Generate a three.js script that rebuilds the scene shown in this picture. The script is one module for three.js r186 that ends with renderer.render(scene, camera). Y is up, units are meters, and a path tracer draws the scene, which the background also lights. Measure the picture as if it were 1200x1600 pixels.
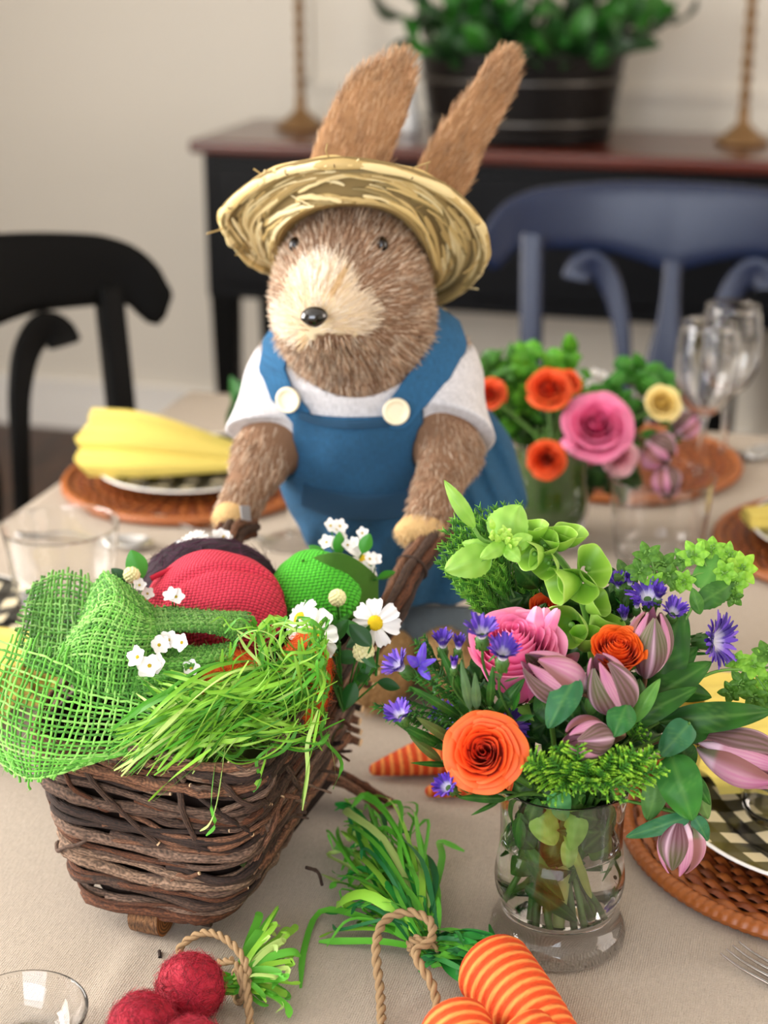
import * as THREE from 'three';
import { mergeGeometries, mergeVertices, toCreasedNormals } from 'three/addons/utils/BufferGeometryUtils.js';
import { RoundedBoxGeometry } from 'three/addons/geometries/RoundedBoxGeometry.js';
import { MarchingCubes } from 'three/addons/objects/MarchingCubes.js';
import { RectAreaLightUniformsLib } from 'three/addons/lights/RectAreaLightUniformsLib.js';
import { ImprovedNoise } from 'three/addons/math/ImprovedNoise.js';

/* ------------------------------------------------ camera, sky, light, exposure ------------------------------------------------ */
const scene = new THREE.Scene();
const EYE = 1.40, PITCH = 20 * Math.PI / 180, FPX = 2537, TABLE = 0.75;
const camera = new THREE.PerspectiveCamera(2 * Math.atan(800 / FPX) * 180 / Math.PI, 0.75, 0.05, 40);
camera.position.set(0, EYE, 0);
camera.rotation.set(-PITCH, 0, 0);
camera.focus = 1.05;
camera.userData.fStop = 4.8;
scene.add(camera);
const renderer = new THREE.WebGLRenderer({ antialias: true });
renderer.toneMapping = THREE.LinearToneMapping;
renderer.toneMappingExposure = 0.86;
renderer.shadowMap.enabled = true;
scene.background = new THREE.Color(0.80, 0.92, 1.1);
scene.backgroundIntensity = 2.0;
RectAreaLightUniformsLib.init();
// the room is turned 15.5 degrees against the line of sight: RM(a, b) = a metres to the right and b metres ahead of the photographer, along the room's walls
const YAW = -15.5 * Math.PI / 180, CY = Math.cos(YAW), SY = Math.sin(YAW);
const RM = (a, y, b) => new THREE.Vector3(a * CY - b * SY, y, -a * SY - b * CY);
const ROOM = { left: -2.5, right: 2.3, far: 4.16, near: -1.9, top: 2.6 };
function windowLight(a, y, b, w, h, turn, color, intensity) {
  const l = new THREE.RectAreaLight(color, intensity, w, h);
  l.name = 'window_daylight';
  l.position.copy(RM(a, y, b));
  l.rotation.set(0, YAW + turn, 0);   // a RectAreaLight shines along its own -z
  scene.add(l);
}
windowLight(ROOM.left + 0.02, 1.55, 0.7, 1.7, 1.5, -Math.PI / 2, 0xfff8f0, 17);
windowLight(-0.35, 1.6, ROOM.near + 0.02, 2.0, 1.5, 0, 0xf2f5ff, 7);
windowLight(ROOM.right - 0.02, 1.6, 1.5, 1.6, 1.5, Math.PI / 2, 0xffe6cc, 4.5);

/* ------------------------------------------------ small tools ------------------------------------------------ */
let seed = 12345;
const rnd = (a = 1, b) => { seed = (seed + 0x6d2b79f5) | 0; let t = Math.imul(seed ^ (seed >>> 15), 1 | seed); t = (t + Math.imul(t ^ (t >>> 7), 61 | t)) ^ t; const r = ((t ^ (t >>> 14)) >>> 0) / 4294967296; return b === undefined ? r * a : a + (b - a) * r; };
const reseed = (n) => { seed = n * 7919 + 13; };
const sym = (a) => rnd(-a, a);
const noise3 = new ImprovedNoise(), NZ = (x, y, z) => noise3.noise(x, y, z);
const V = (x = 0, y = 0, z = 0) => new THREE.Vector3(x, y, z);
const { clamp, lerp, smoothstep } = THREE.MathUtils;
const CP = Math.cos(PITCH), SP = Math.sin(PITCH);
const ray = (px, py) => { const u = (px - 600) / FPX, v = (800 - py) / FPX; return V(u, v * CP - SP, -(CP + v * SP)); };
const at = (px, py, d) => { const r = ray(px, py); return r.multiplyScalar(-d / r.z).add(V(0, EYE, 0)); };            // d metres ahead
const on = (px, py, y = TABLE) => { const r = ray(px, py); return r.multiplyScalar((y - EYE) / r.y).add(V(0, EYE, 0)); };  // on the level y
const pix = (p) => { const y = p.y - EYE, d = -CP * p.z - SP * y, v = CP * y - SP * p.z; return [600 + FPX * p.x / d, 800 - FPX * v / d, d]; };

const names = new Map();
const numbered = (n) => { const k = names.get(n) ?? 0; names.set(n, k + 1); return k ? `${n}_${String(k).padStart(3, '0')}` : n; };
const base = new WeakMap();
function tag(o, label, category, group, kind) {
  if (label) o.userData.label = label;
  if (category) o.userData.category = category;
  if (group) o.userData.group = group;
  if (kind) o.userData.kind = kind;
  return o;
}
function thing(name, label, category, at0 = V(), group) {   // a Group at the thing's base; its parts are built in world axes and moved into it
  const o = new THREE.Group();
  o.name = numbered(name);
  o.position.copy(at0);
  base.set(o, at0.clone());
  scene.add(o);
  return tag(o, label, category, group);
}
function part(parent, name, geo, mat, label, kind) {
  const b = base.get(parent);
  if (b && (b.x || b.y || b.z)) geo.translate(-b.x, -b.y, -b.z);
  return piece(parent, name, geo, mat, label, kind);
}
function piece(parent, name, geo, mat, label, kind) {   // the geometry is already in the parent's axes
  const m = new THREE.Mesh(geo, mat);
  m.name = name;
  m.castShadow = m.receiveShadow = true;
  base.set(m, base.get(parent) ?? V());
  tag(m, label, null, null, kind);
  parent.add(m);
  return m;
}
function single(name, geo, mat, label, category, group, kind) {
  geo.computeBoundingBox();
  const c = geo.boundingBox.getCenter(V()); c.y = geo.boundingBox.min.y;
  geo.translate(-c.x, -c.y, -c.z);
  const m = new THREE.Mesh(geo, mat);
  m.name = numbered(name); m.position.copy(c); m.castShadow = m.receiveShadow = true;
  scene.add(m);
  return tag(m, label, category, group, kind);
}
function copyOf(o, pos, turn, label) {
  const c = o.clone();
  c.name = numbered(o.name.replace(/_\d{3}$/, ''));
  c.position.copy(pos); c.rotation.y = turn;
  c.userData = { ...o.userData };
  if (label) c.userData.label = label;
  scene.add(c);
  return c;
}

/* geometry */
const merge = (list) => mergeGeometries(list.map((g) => { const q = g.index ? g.toNonIndexed() : g; for (const k of Object.keys(q.attributes)) if (!['position', 'normal', 'uv', 'color'].includes(k)) q.deleteAttribute(k); return q; }), false);
function paint(geo, fn) {   // vertex colours, linear
  const p = geo.attributes.position, uv = geo.attributes.uv, c = new Float32Array(p.count * 3), q = V();
  for (let i = 0; i < p.count; i++) { const k = fn(q.fromBufferAttribute(p, i), uv ? uv.getX(i) : 0, uv ? uv.getY(i) : 0, i); c.set([k.r, k.g, k.b], i * 3); }
  geo.setAttribute('color', new THREE.BufferAttribute(c, 3));
  return geo;
}
const C = (hex) => new THREE.Color(hex);
const mix = (a, b, t) => a.clone().lerp(b, clamp(t, 0, 1));
function grid(nu, nv, fn, colour) {   // fn(u, v) -> Vector3
  const pos = [], uv = [], idx = [], col = [];
  for (let j = 0; j <= nv; j++) for (let i = 0; i <= nu; i++) {
    const u = i / nu, v = j / nv, p = fn(u, v);
    pos.push(p.x, p.y, p.z); uv.push(u, v);
    if (colour) { const k = colour(u, v, p); col.push(k.r, k.g, k.b); }
    if (i < nu && j < nv) { const a = j * (nu + 1) + i, b = a + 1, c = a + nu + 1, d = c + 1; idx.push(a, b, d, a, d, c); }
  }
  const g = new THREE.BufferGeometry();
  g.setAttribute('position', new THREE.Float32BufferAttribute(pos, 3));
  g.setAttribute('uv', new THREE.Float32BufferAttribute(uv, 2));
  if (colour) g.setAttribute('color', new THREE.Float32BufferAttribute(col, 3));
  g.setIndex(idx); g.computeVertexNormals();
  return g;
}
function sheet(nu, nv, fn, thick, colour) {   // a grid with a second face and edges, for cloth, plates, metal
  const top = grid(nu, nv, fn, colour), n = top.attributes.normal, p = top.attributes.position;
  const lower = grid(nu, nv, (u, v) => { const i = Math.round(v * nv) * (nu + 1) + Math.round(u * nu); return V(p.getX(i) - n.getX(i) * thick, p.getY(i) - n.getY(i) * thick, p.getZ(i) - n.getZ(i) * thick); }, colour);
  lower.index.array.reverse(); lower.computeVertexNormals();
  const lp = lower.attributes.position, rim = [], ids = [];
  for (let i = 0; i <= nu; i++) ids.push(i);
  for (let j = 1; j <= nv; j++) ids.push(j * (nu + 1) + nu);
  for (let i = nu - 1; i >= 0; i--) ids.push(nv * (nu + 1) + i);
  for (let j = nv - 1; j > 0; j--) ids.push(j * (nu + 1));
  const edge = grid(ids.length, 1, (u, v) => V().fromBufferAttribute(v > 0.5 ? p : lp, ids[Math.round(u * ids.length) % ids.length]), colour && ((u, v, q) => colour(0, 0, q)));
  return merge([top, lower, edge]);
}
function tube(pts, r, o = {}) {   // r: number or (t) => radius
  const { seg = Math.max(4, pts.length * 3), rad = 6, closed = false, cap = true, squash = 1, uvLen = 0 } = o;
  const curve = pts.isCurve ? pts : new THREE.CatmullRomCurve3(pts, closed, 'centripetal');
  const fr = curve.computeFrenetFrames(seg, closed), P = [];
  for (let i = 0; i <= seg; i++) P.push(curve.getPointAt(i / seg));
  const R = typeof r === 'function' ? r : () => r, pos = [], uv = [], idx = [], nor = [], L = uvLen || curve.getLength();
  for (let i = 0; i <= seg; i++) for (let j = 0; j <= rad; j++) {
    const a = j / rad * Math.PI * 2, k = R(i / seg, a), n = fr.normals[i].clone().multiplyScalar(Math.cos(a)).addScaledVector(fr.binormals[i], Math.sin(a) * squash);
    pos.push(P[i].x + n.x * k, P[i].y + n.y * k, P[i].z + n.z * k); n.normalize(); nor.push(n.x, n.y, n.z); uv.push(j / rad, i / seg * L);
    if (i < seg && j < rad) { const q = i * (rad + 1) + j; idx.push(q, q + 1, q + rad + 2, q, q + rad + 2, q + rad + 1); }
  }
  if (cap && !closed) for (const e of [0, seg]) {
    const c = pos.length / 3, t = fr.tangents[e].clone().multiplyScalar(e ? 1 : -1);
    pos.push(P[e].x, P[e].y, P[e].z); nor.push(t.x, t.y, t.z); uv.push(0.5, e / seg * L);
    for (let j = 0; j <= rad; j++) { const q = (e * (rad + 1) + j) * 3; pos.push(pos[q], pos[q + 1], pos[q + 2]); nor.push(t.x, t.y, t.z); uv.push(0.5, e / seg * L); }
    for (let j = 0; j < rad; j++) e ? idx.push(c, c + 1 + j, c + 2 + j) : idx.push(c, c + 2 + j, c + 1 + j);
  }
  const g = new THREE.BufferGeometry();
  g.setAttribute('position', new THREE.Float32BufferAttribute(pos, 3));
  g.setAttribute('normal', new THREE.Float32BufferAttribute(nor, 3));
  g.setAttribute('uv', new THREE.Float32BufferAttribute(uv, 2));
  g.setIndex(idx);
  return g;
}
function ribbon(pts, w, o = {}) {   // a thin creased strip along a curve; w: number or (t) => width
  const { seg = pts.length * 3, up = V(0, 1, 0), twist = 0, fold = 0.25 } = o, curve = new THREE.CatmullRomCurve3(pts, false, 'centripetal'), W = typeof w === 'function' ? w : (t) => w * Math.min(1, 0.35 + 4 * Math.min(t, 1 - t));
  const rows = [];
  for (let i = 0; i <= seg; i++) {
    const t = i / seg, p = curve.getPoint(t), d = curve.getTangent(t), s = V().crossVectors(d, up).normalize();
    if (!s.lengthSq()) s.set(1, 0, 0);
    s.applyAxisAngle(d, twist * (t - 0.3));
    const n = V().crossVectors(s, d).multiplyScalar(W(t) * fold * 0.5), h = s.multiplyScalar(W(t) / 2);
    rows.push([p.clone().sub(h), p.clone().add(n), p.clone().add(h)]);
  }
  return grid(2, seg, (u, v) => rows[Math.round(v * seg)][Math.round(u * 2)]);
}
const lathe = (prof, seg = 48) => new THREE.LatheGeometry(prof.map(([x, y]) => new THREE.Vector2(Math.max(x, 0.00001), y)), seg);
function smoothProfile(prof, n = 40) { const c = new THREE.CatmullRomCurve3(prof.map(([x, y]) => V(x, y, 0)), false, 'centripetal'); return c.getPoints(n).map((p) => [Math.max(0, p.x), p.y]); }
function basisFrom(y, hint = V(0, 0, 1)) { const Y = y.clone().normalize(), X = V().crossVectors(Y, hint); if (X.lengthSq() < 1e-6) X.set(1, 0, 0); X.normalize(); return new THREE.Matrix4().makeBasis(X, Y, V().crossVectors(X, Y)); }
const place = (geo, pos, y, spin = 0, scale = 1) => geo.applyMatrix4(basisFrom(y).multiply(new THREE.Matrix4().makeRotationY(spin)).scale(typeof scale === 'number' ? V(scale, scale, scale) : scale).setPosition(pos));
const placing = (pos, y, spin = 0, scale = 1) => { const m = basisFrom(y).multiply(new THREE.Matrix4().makeRotationY(spin)).scale(V(scale, scale, scale)); m.setPosition(pos); return m; };
function patch(P, span) {   // a smooth surface through rows of control points; (u, v) -> Vector3
  const rows = P.map((r) => new THREE.CatmullRomCurve3(r, false, 'centripetal'));
  return (u, v) => new THREE.CatmullRomCurve3(rows.map((c) => c.getPoint(clamp(u, 0, 1))), false, 'centripetal').getPoint(clamp(v, 0, 1));
}
/* signed distances */
const sdEll = (p, c, r) => { const x = p.x - c.x, y = p.y - c.y, z = p.z - c.z, k0 = Math.hypot(x / r.x, y / r.y, z / r.z), k1 = Math.hypot(x / r.x ** 2, y / r.y ** 2, z / r.z ** 2); return k1 < 1e-9 ? -Math.min(r.x, r.y, r.z) : k0 * (k0 - 1) / k1; };
const sdCap = (p, a, b, ra, rb) => { const bx = b.x - a.x, by = b.y - a.y, bz = b.z - a.z, ax = p.x - a.x, ay = p.y - a.y, az = p.z - a.z, h = clamp((ax * bx + ay * by + az * bz) / (bx * bx + by * by + bz * bz), 0, 1); return Math.hypot(ax - bx * h, ay - by * h, az - bz * h) - (ra + (rb - ra) * h); };
const smin = (a, b, k) => { const h = Math.max(k - Math.abs(a - b), 0) / k; return Math.min(a, b) - h * h * k * 0.25; };
const smax = (a, b, k) => -smin(-a, -b, k);
function sdfGeo(f, c, half, res, uvScale = 1) {   // marching cubes over a cube of half-size half round c
  const mc = new MarchingCubes(res, new THREE.MeshStandardMaterial(), false, false, 400000), p = V(), n2 = res * res;
  mc.isolation = 0;
  for (let k = 0; k < res; k++) for (let j = 0; j < res; j++) for (let i = 0; i < res; i++) {
    p.set(c.x + half * (i / res * 2 - 1), c.y + half * (j / res * 2 - 1), c.z + half * (k / res * 2 - 1));
    mc.field[i + j * res + k * n2] = -f(p);
  }
  mc.update();
  const n = mc.count, g = new THREE.BufferGeometry(), P = new Float32Array(n * 3), U = new Float32Array(n * 2);
  for (let i = 0; i < n; i++) {
    P[i * 3] = mc.positionArray[i * 3] * half + c.x; P[i * 3 + 1] = mc.positionArray[i * 3 + 1] * half + c.y; P[i * 3 + 2] = mc.positionArray[i * 3 + 2] * half + c.z;
    U[i * 2] = (P[i * 3] - P[i * 3 + 2] * 0.7) * uvScale; U[i * 2 + 1] = (P[i * 3 + 1] + P[i * 3 + 2] * 0.25) * uvScale;
  }
  g.setAttribute('position', new THREE.BufferAttribute(P, 3));
  g.setAttribute('normal', new THREE.BufferAttribute(mc.normalArray.slice(0, n * 3), 3));
  g.setAttribute('uv', new THREE.BufferAttribute(U, 2));
  return g;
}
function sampleSurface(geo, n, keep) {   // evenly over the area: [{p, n}]
  const g = geo.index ? geo.toNonIndexed() : geo, P = g.attributes.position, N = g.attributes.normal, cum = [], a = V(), b = V(), c = V();
  let total = 0;
  for (let i = 0; i < P.count; i += 3) { a.fromBufferAttribute(P, i); b.fromBufferAttribute(P, i + 1).sub(a); c.fromBufferAttribute(P, i + 2).sub(a); total += b.cross(c).length() / 2 || 0; cum.push(total); }
  const out = [];
  for (let k = 0; k < n; k++) {
    const x = rnd() * total; let lo = 0, hi = cum.length - 1;
    while (lo < hi) { const m = (lo + hi) >> 1; cum[m] < x ? lo = m + 1 : hi = m; }
    let u = rnd(), w = rnd(); if (u + w > 1) { u = 1 - u; w = 1 - w; }
    const i = lo * 3, p = V().fromBufferAttribute(P, i).multiplyScalar(1 - u - w).addScaledVector(a.fromBufferAttribute(P, i + 1), u).addScaledVector(b.fromBufferAttribute(P, i + 2), w);
    const q = V().fromBufferAttribute(N, i).multiplyScalar(1 - u - w).addScaledVector(a.fromBufferAttribute(N, i + 1), u).addScaledVector(b.fromBufferAttribute(N, i + 2), w).normalize();
    if (!keep || keep(p, q)) out.push({ p, n: q });
  }
  return out;
}
function bristles(parent, name, list, mat, label) {   // list: [{p, dir, len, r, color}] -> one InstancedMesh, which nobody could count
  const g = new THREE.CylinderGeometry(0.25, 1, 1, 4, 3).translate(0, 0.5, 0), b = base.get(parent) ?? V(), P = g.attributes.position;
  for (let i = 0; i < P.count; i++) P.setZ(i, P.getZ(i) + 0);
  const m = new THREE.InstancedMesh(g, mat, list.length), M = new THREE.Matrix4();
  list.forEach((s, i) => { M.copy(basisFrom(s.dir, V(0.3, 0.2, 1))).scale(V(s.r, s.len, s.r)).setPosition(s.p.clone().sub(b)); m.setMatrixAt(i, M); m.setColorAt(i, s.color); });
  m.name = name; m.castShadow = m.receiveShadow = true;
  tag(m, label, null, null, 'stuff');
  parent.add(m);
  return m;
}

/* textures: grain, weave and print only */
function tex(w, h, fn, srgb = false, rx = 1, ry = 1) {   // fn(x, y) -> grey 0..1 or [r, g, b] 0..1
  const d = new Uint8Array(w * h * 4);
  for (let y = 0; y < h; y++) for (let x = 0; x < w; x++) { const k = fn(x / w, y / h, x, y), o = (y * w + x) * 4, a = Array.isArray(k) ? k : [k, k, k]; d[o] = clamp(a[0], 0, 1) * 255; d[o + 1] = clamp(a[1], 0, 1) * 255; d[o + 2] = clamp(a[2], 0, 1) * 255; d[o + 3] = 255; }
  const t = new THREE.DataTexture(d, w, h);
  t.magFilter = THREE.LinearFilter; t.minFilter = THREE.LinearMipmapLinearFilter; t.wrapS = t.wrapT = THREE.RepeatWrapping; t.repeat.set(rx, ry); t.needsUpdate = true;
  if (srgb) t.colorSpace = THREE.SRGBColorSpace;
  return t;
}
const tileNoise = (x, y, k, s = 0) => { const a = x * Math.PI * 2, b = y * Math.PI * 2; return NZ(Math.cos(a) * k + s, Math.sin(a) * k + Math.cos(b) * k * 1.3, Math.sin(b) * k * 1.3 + s * 0.7); };
const std = (color, o = {}) => new THREE.MeshStandardMaterial({ color, roughness: 0.8, ...o });
const phys = (color, o = {}) => new THREE.MeshPhysicalMaterial({ color, roughness: 0.8, ...o });
const vcol = (o = {}) => std(0xffffff, { vertexColors: true, ...o });
const weaveTex = (n, amp) => tex(256, 256, (x, y) => { const a = Math.floor(x * n), b = Math.floor(y * n), fx = x * n - a, fy = y * n - b, over = (a + b) % 2; return 0.25 + 0.6 * (over ? Math.sin(fx * Math.PI) * (0.7 + 0.3 * Math.sin(fy * Math.PI)) : Math.sin(fy * Math.PI) * (0.7 + 0.3 * Math.sin(fx * Math.PI))) * (1 + amp * NZ(a * 7.3, b * 0.31, 1.5)); });
const T = {
  weave: weaveTex(32, 0.6), coarse: weaveTex(16, 0.3),
  blotch: tex(256, 256, (x, y) => 0.5 + 0.32 * tileNoise(x, y, 1.2) + 0.2 * tileNoise(x, y, 4, 9)),
  grain: tex(128, 512, (x, y) => 0.5 + 0.5 * tileNoise(x * 1, y, 6, 3) * 0.6 + 0.2 * Math.sin(x * Math.PI * 2 * 14 + tileNoise(x, y, 1.5) * 7)),
};
const rep = (t, rx, ry = rx) => { const k = t.clone(); k.repeat.set(rx, ry); k.needsUpdate = true; return k; };
const sgp = (x, e) => Math.sign(x) * Math.abs(x) ** e;
function slab(nv, fn, e = 0.45, nu = 20, colour) {   // a rounded bar whose cross-section runs along fn(t) -> {c, w, h}
  const g = grid(nu, nv, (u, v) => { const s = fn(v), a = -u * Math.PI * 2; return s.c.clone().addScaledVector(s.w, sgp(Math.cos(a), e)).addScaledVector(s.h, sgp(Math.sin(a), e)); }, colour);
  const caps = [0, 1].map((t) => { const s = fn(t), ring = []; for (let i = 0; i <= nu; i++) { const a = -i / nu * Math.PI * 2; ring.push(s.c.clone().addScaledVector(s.w, sgp(Math.cos(a), e)).addScaledVector(s.h, sgp(Math.sin(a), e))); } return grid(nu, 1, (u, v) => (v < 0.5) === (t === 0) ? s.c.clone() : ring[Math.round(u * nu)], colour); });
  return merge([g, ...caps]);
}
/* ------------------------------------------------ the room ------------------------------------------------ */
const M = {
  wall: std(0xded8cc, { roughness: 0.92, bumpMap: rep(T.blotch, 3), bumpScale: 0.0006 }),
  trim: std(0xf2efe9, { roughness: 0.5 }), ceiling: std(0xf4f1ea, { roughness: 0.95 }),
  floor: std(0x5b3d2a, { roughness: 0.45, map: tex(256, 256, (x, y) => { const k = 0.75 + 0.2 * tileNoise(x, y, 3, 4) + 0.12 * Math.sin(y * 90 + 6 * tileNoise(x, y, 1)); return [k, k * 0.97, k * 0.93]; }, true) }),
  blackDull: phys(0x040404, { roughness: 0.5, specularIntensity: 0.2 }), blackBlue: phys(0x04060a, { roughness: 0.4, specularIntensity: 0.35 }),
  mahogany: phys(0x6b2f1d, { roughness: 0.28, map: tex(256, 64, (x, y) => { const k = 0.75 + 0.25 * Math.sin(y * 40 + 5 * tileNoise(x, y, 2)); return [k, k * 0.9, k * 0.85]; }, true), clearcoat: 0.5, clearcoatRoughness: 0.2 }),
  brass: std(0x8a6a45, { roughness: 0.42, metalness: 0.55 }), steel: std(0xcfd0d2, { roughness: 0.16, metalness: 1 }),
  glass: phys(0xffffff, { roughness: 0, transmission: 1, thickness: 0.003, ior: 1.5 }), pane: phys(0xffffff, { roughness: 0, transmission: 1, thickness: 0, ior: 1.5 }),
};
const plank = (w, h, d, x, y, z, r = 0.004) => new RoundedBoxGeometry(w, h, d, 2, Math.min(r, w / 2.1, h / 2.1, d / 2.1)).translate(x, y, z);
const box = (w, h, d, x, y, z) => new THREE.BoxGeometry(w, h, d).translate(x, y, z);
function roomPiece(name, geo, mat) {   // built in the room's own axes: x right, z towards the photographer
  const m = new THREE.Mesh(geo, mat); m.name = name; m.rotation.y = YAW; m.castShadow = m.receiveShadow = true; m.userData.kind = 'structure'; base.set(m, V()); scene.add(m); return m;
}
{
  const { left: L, right: R, far, near, top } = ROOM, th = 0.14, cx = (L + R) / 2, cz = -(far + near) / 2, W = R - L, D = far - near;
  const fl = roomPiece('floor', box(W + 2 * th, 0.1, D + 2 * th, cx, -0.065, cz), M.floor);
  for (let i = 0; i < 22; i++) piece(fl, 'plank', box(W / 22 - 0.003, 0.015, D, L + (i + 0.5) * W / 22, -0.0075, cz), M.floor);
  roomPiece('ceiling', box(W + 2 * th, 0.12, D + 2 * th, cx, top + 0.06, cz), M.ceiling);
  roomPiece('wall_back', box(W + 2 * th, top, th, cx, top / 2, -far - th / 2), M.wall);
  const holed = (horizontal, c, w, y0, y1, lo, hi) => {   // a wall with one opening
    const f = (a, b, ya, yb) => horizontal ? box(b - a, yb - ya, th, (a + b) / 2, (ya + yb) / 2, 0) : box(th, yb - ya, b - a, 0, (ya + yb) / 2, (a + b) / 2);
    return merge([f(lo, c - w / 2, 0, top), f(c + w / 2, hi, 0, top), f(c - w / 2, c + w / 2, 0, y0), f(c - w / 2, c + w / 2, y1, top)]);
  };
  roomPiece('wall_left', holed(false, -0.7, 1.7, 0.8, 2.3, -far, -near).translate(L - th / 2, 0, 0), M.wall);
  roomPiece('wall_right', holed(false, -1.5, 1.6, 0.85, 2.35, -far, -near).translate(R + th / 2, 0, 0), M.wall);
  roomPiece('wall_front', holed(true, -0.35, 2.0, 0.85, 2.35, L - th, R + th).translate(0, 0, -near + th / 2), M.wall);
  const win = (n, turn, x, y, z, w, h) => {
    const m = roomPiece('window_' + n, merge([box(w, 0.05, 0.05, 0, h / 2 - 0.025, 0), box(w, 0.05, 0.05, 0, -h / 2 + 0.025, 0), box(0.05, h, 0.05, w / 2 - 0.025, 0, 0), box(0.05, h, 0.05, -w / 2 + 0.025, 0, 0), box(0.03, h, 0.035, 0, 0, 0), box(w, 0.03, 0.035, 0, 0, 0)]), M.trim);
    m.position.copy(V(x, y, z).applyAxisAngle(V(0, 1, 0), YAW)); m.rotation.y = YAW + turn;
    for (const [a, b] of [[-1, -1], [1, -1], [-1, 1], [1, 1]]) piece(m, 'pane', box(w / 2 - 0.06, h / 2 - 0.06, 0.004, a * w / 4, b * h / 4, 0), M.pane);
  };
  win(1, Math.PI / 2, L - 0.08, 1.55, -0.7, 1.7, 1.5); win(2, 0, -0.35, 1.6, -near + 0.08, 2.0, 1.5); win(3, Math.PI / 2, R + 0.08, 1.6, -1.5, 1.6, 1.5);
  roomPiece('baseboard_back', merge([box(W, 0.13, 0.014, cx, 0.065, -far + 0.007), box(W, 0.02, 0.02, cx, 0.14, -far + 0.01)]), M.trim);
  roomPiece('baseboard_left', box(0.014, 0.13, D, L + 0.007, 0.065, cz), M.trim);
  roomPiece('baseboard_right', box(0.014, 0.13, D, R - 0.007, 0.065, cz), M.trim);
  roomPiece('trim_1', merge([box(0.03, 1.5, 0.012, -1.36, 1.75, -far + 0.006), box(0.03, 1.5, 0.012, 0.95, 1.75, -far + 0.006), box(2.34, 0.03, 0.012, -0.205, 1.0, -far + 0.006)]), M.wall);
}
/* sideboard with lamps, planter and bud vase */
const SB = { a: -0.5, b: 3.62, w: 1.9, d: 0.42, h: 0.92 };
{
  const t = thing('sideboard', 'long black sideboard with a reddish wooden top and tall square legs against the pale wall', 'sideboard', RM(SB.a, 0, SB.b + SB.d / 2));
  t.rotation.y = YAW;
  base.set(t, V());
  piece(t, 'top', plank(SB.w + 0.05, 0.032, SB.d + 0.04, 0, SB.h - 0.016, 0, 0.01), M.mahogany, 'polished reddish brown wooden top');
  piece(t, 'body', plank(SB.w, 0.345, SB.d - 0.02, 0, SB.h - 0.032 - 0.1725, 0, 0.004), M.blackBlue);
  for (let i = 0; i < 3; i++) {
    const x = (i - 1) * SB.w / 3.03, dr = piece(t, 'drawer', plank(SB.w / 3 - 0.05, 0.28, 0.022, x, SB.h - 0.2, SB.d / 2 - 0.006, 0.006), M.blackBlue);
    piece(dr, 'knob', new THREE.SphereGeometry(0.017, 16, 12).translate(x, SB.h - 0.2, SB.d / 2 + 0.02), M.blackBlue);
  }
  for (const x of [-1, 0.3, 1]) for (const z of [-1, 1]) piece(t, 'leg', slab(1, (v) => ({ c: V(x * (SB.w / 2 - 0.035), lerp(0.003, SB.h - 0.37, v), z * (SB.d / 2 - 0.04)), w: V(lerp(0.022, 0.032, v), 0, 0), h: V(0, 0, lerp(0.022, 0.032, v)) }), 0.25), M.blackDull);
}
function buffetLamp(px, label) {
  const p = RM(px, SB.h, 3.87), t = thing('buffet_lamp', label, 'lamp', p);
  base.set(t, V());
  piece(t, 'base', lathe(smoothProfile([[0, 0], [0.06, 0.001], [0.063, 0.006], [0.053, 0.013], [0.04, 0.024], [0.024, 0.037], [0.013, 0.05], [0.012, 0.078], [0, 0.079]], 50), 40), M.brass);
  const rope = [];
  for (let k = 0; k < 2; k++) { const q = []; for (let i = 0; i <= 60; i++) { const a = i * 0.75 + k * Math.PI; q.push(V(Math.cos(a) * 0.006, 0.07 + i * 0.0085, Math.sin(a) * 0.006)); } rope.push(tube(q, 0.0068, { seg: 180, rad: 8 })); }
  piece(t, 'stem', merge(rope), M.brass);
  piece(t, 'lamp_shade', lathe([[0.075, 0.78], [0.11, 0.57], [0.1085, 0.57], [0.0735, 0.78], [0.075, 0.78]], 40), std(0xeee5d2, { roughness: 0.9 }));
}
buffetLamp(-1.285, 'slim brass candlestick lamp with a twisted stem on the sideboard behind the rabbit\'s wide ear');
buffetLamp(-0.222, 'slim brass candlestick lamp with a twisted stem above the bluish chair');
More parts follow.
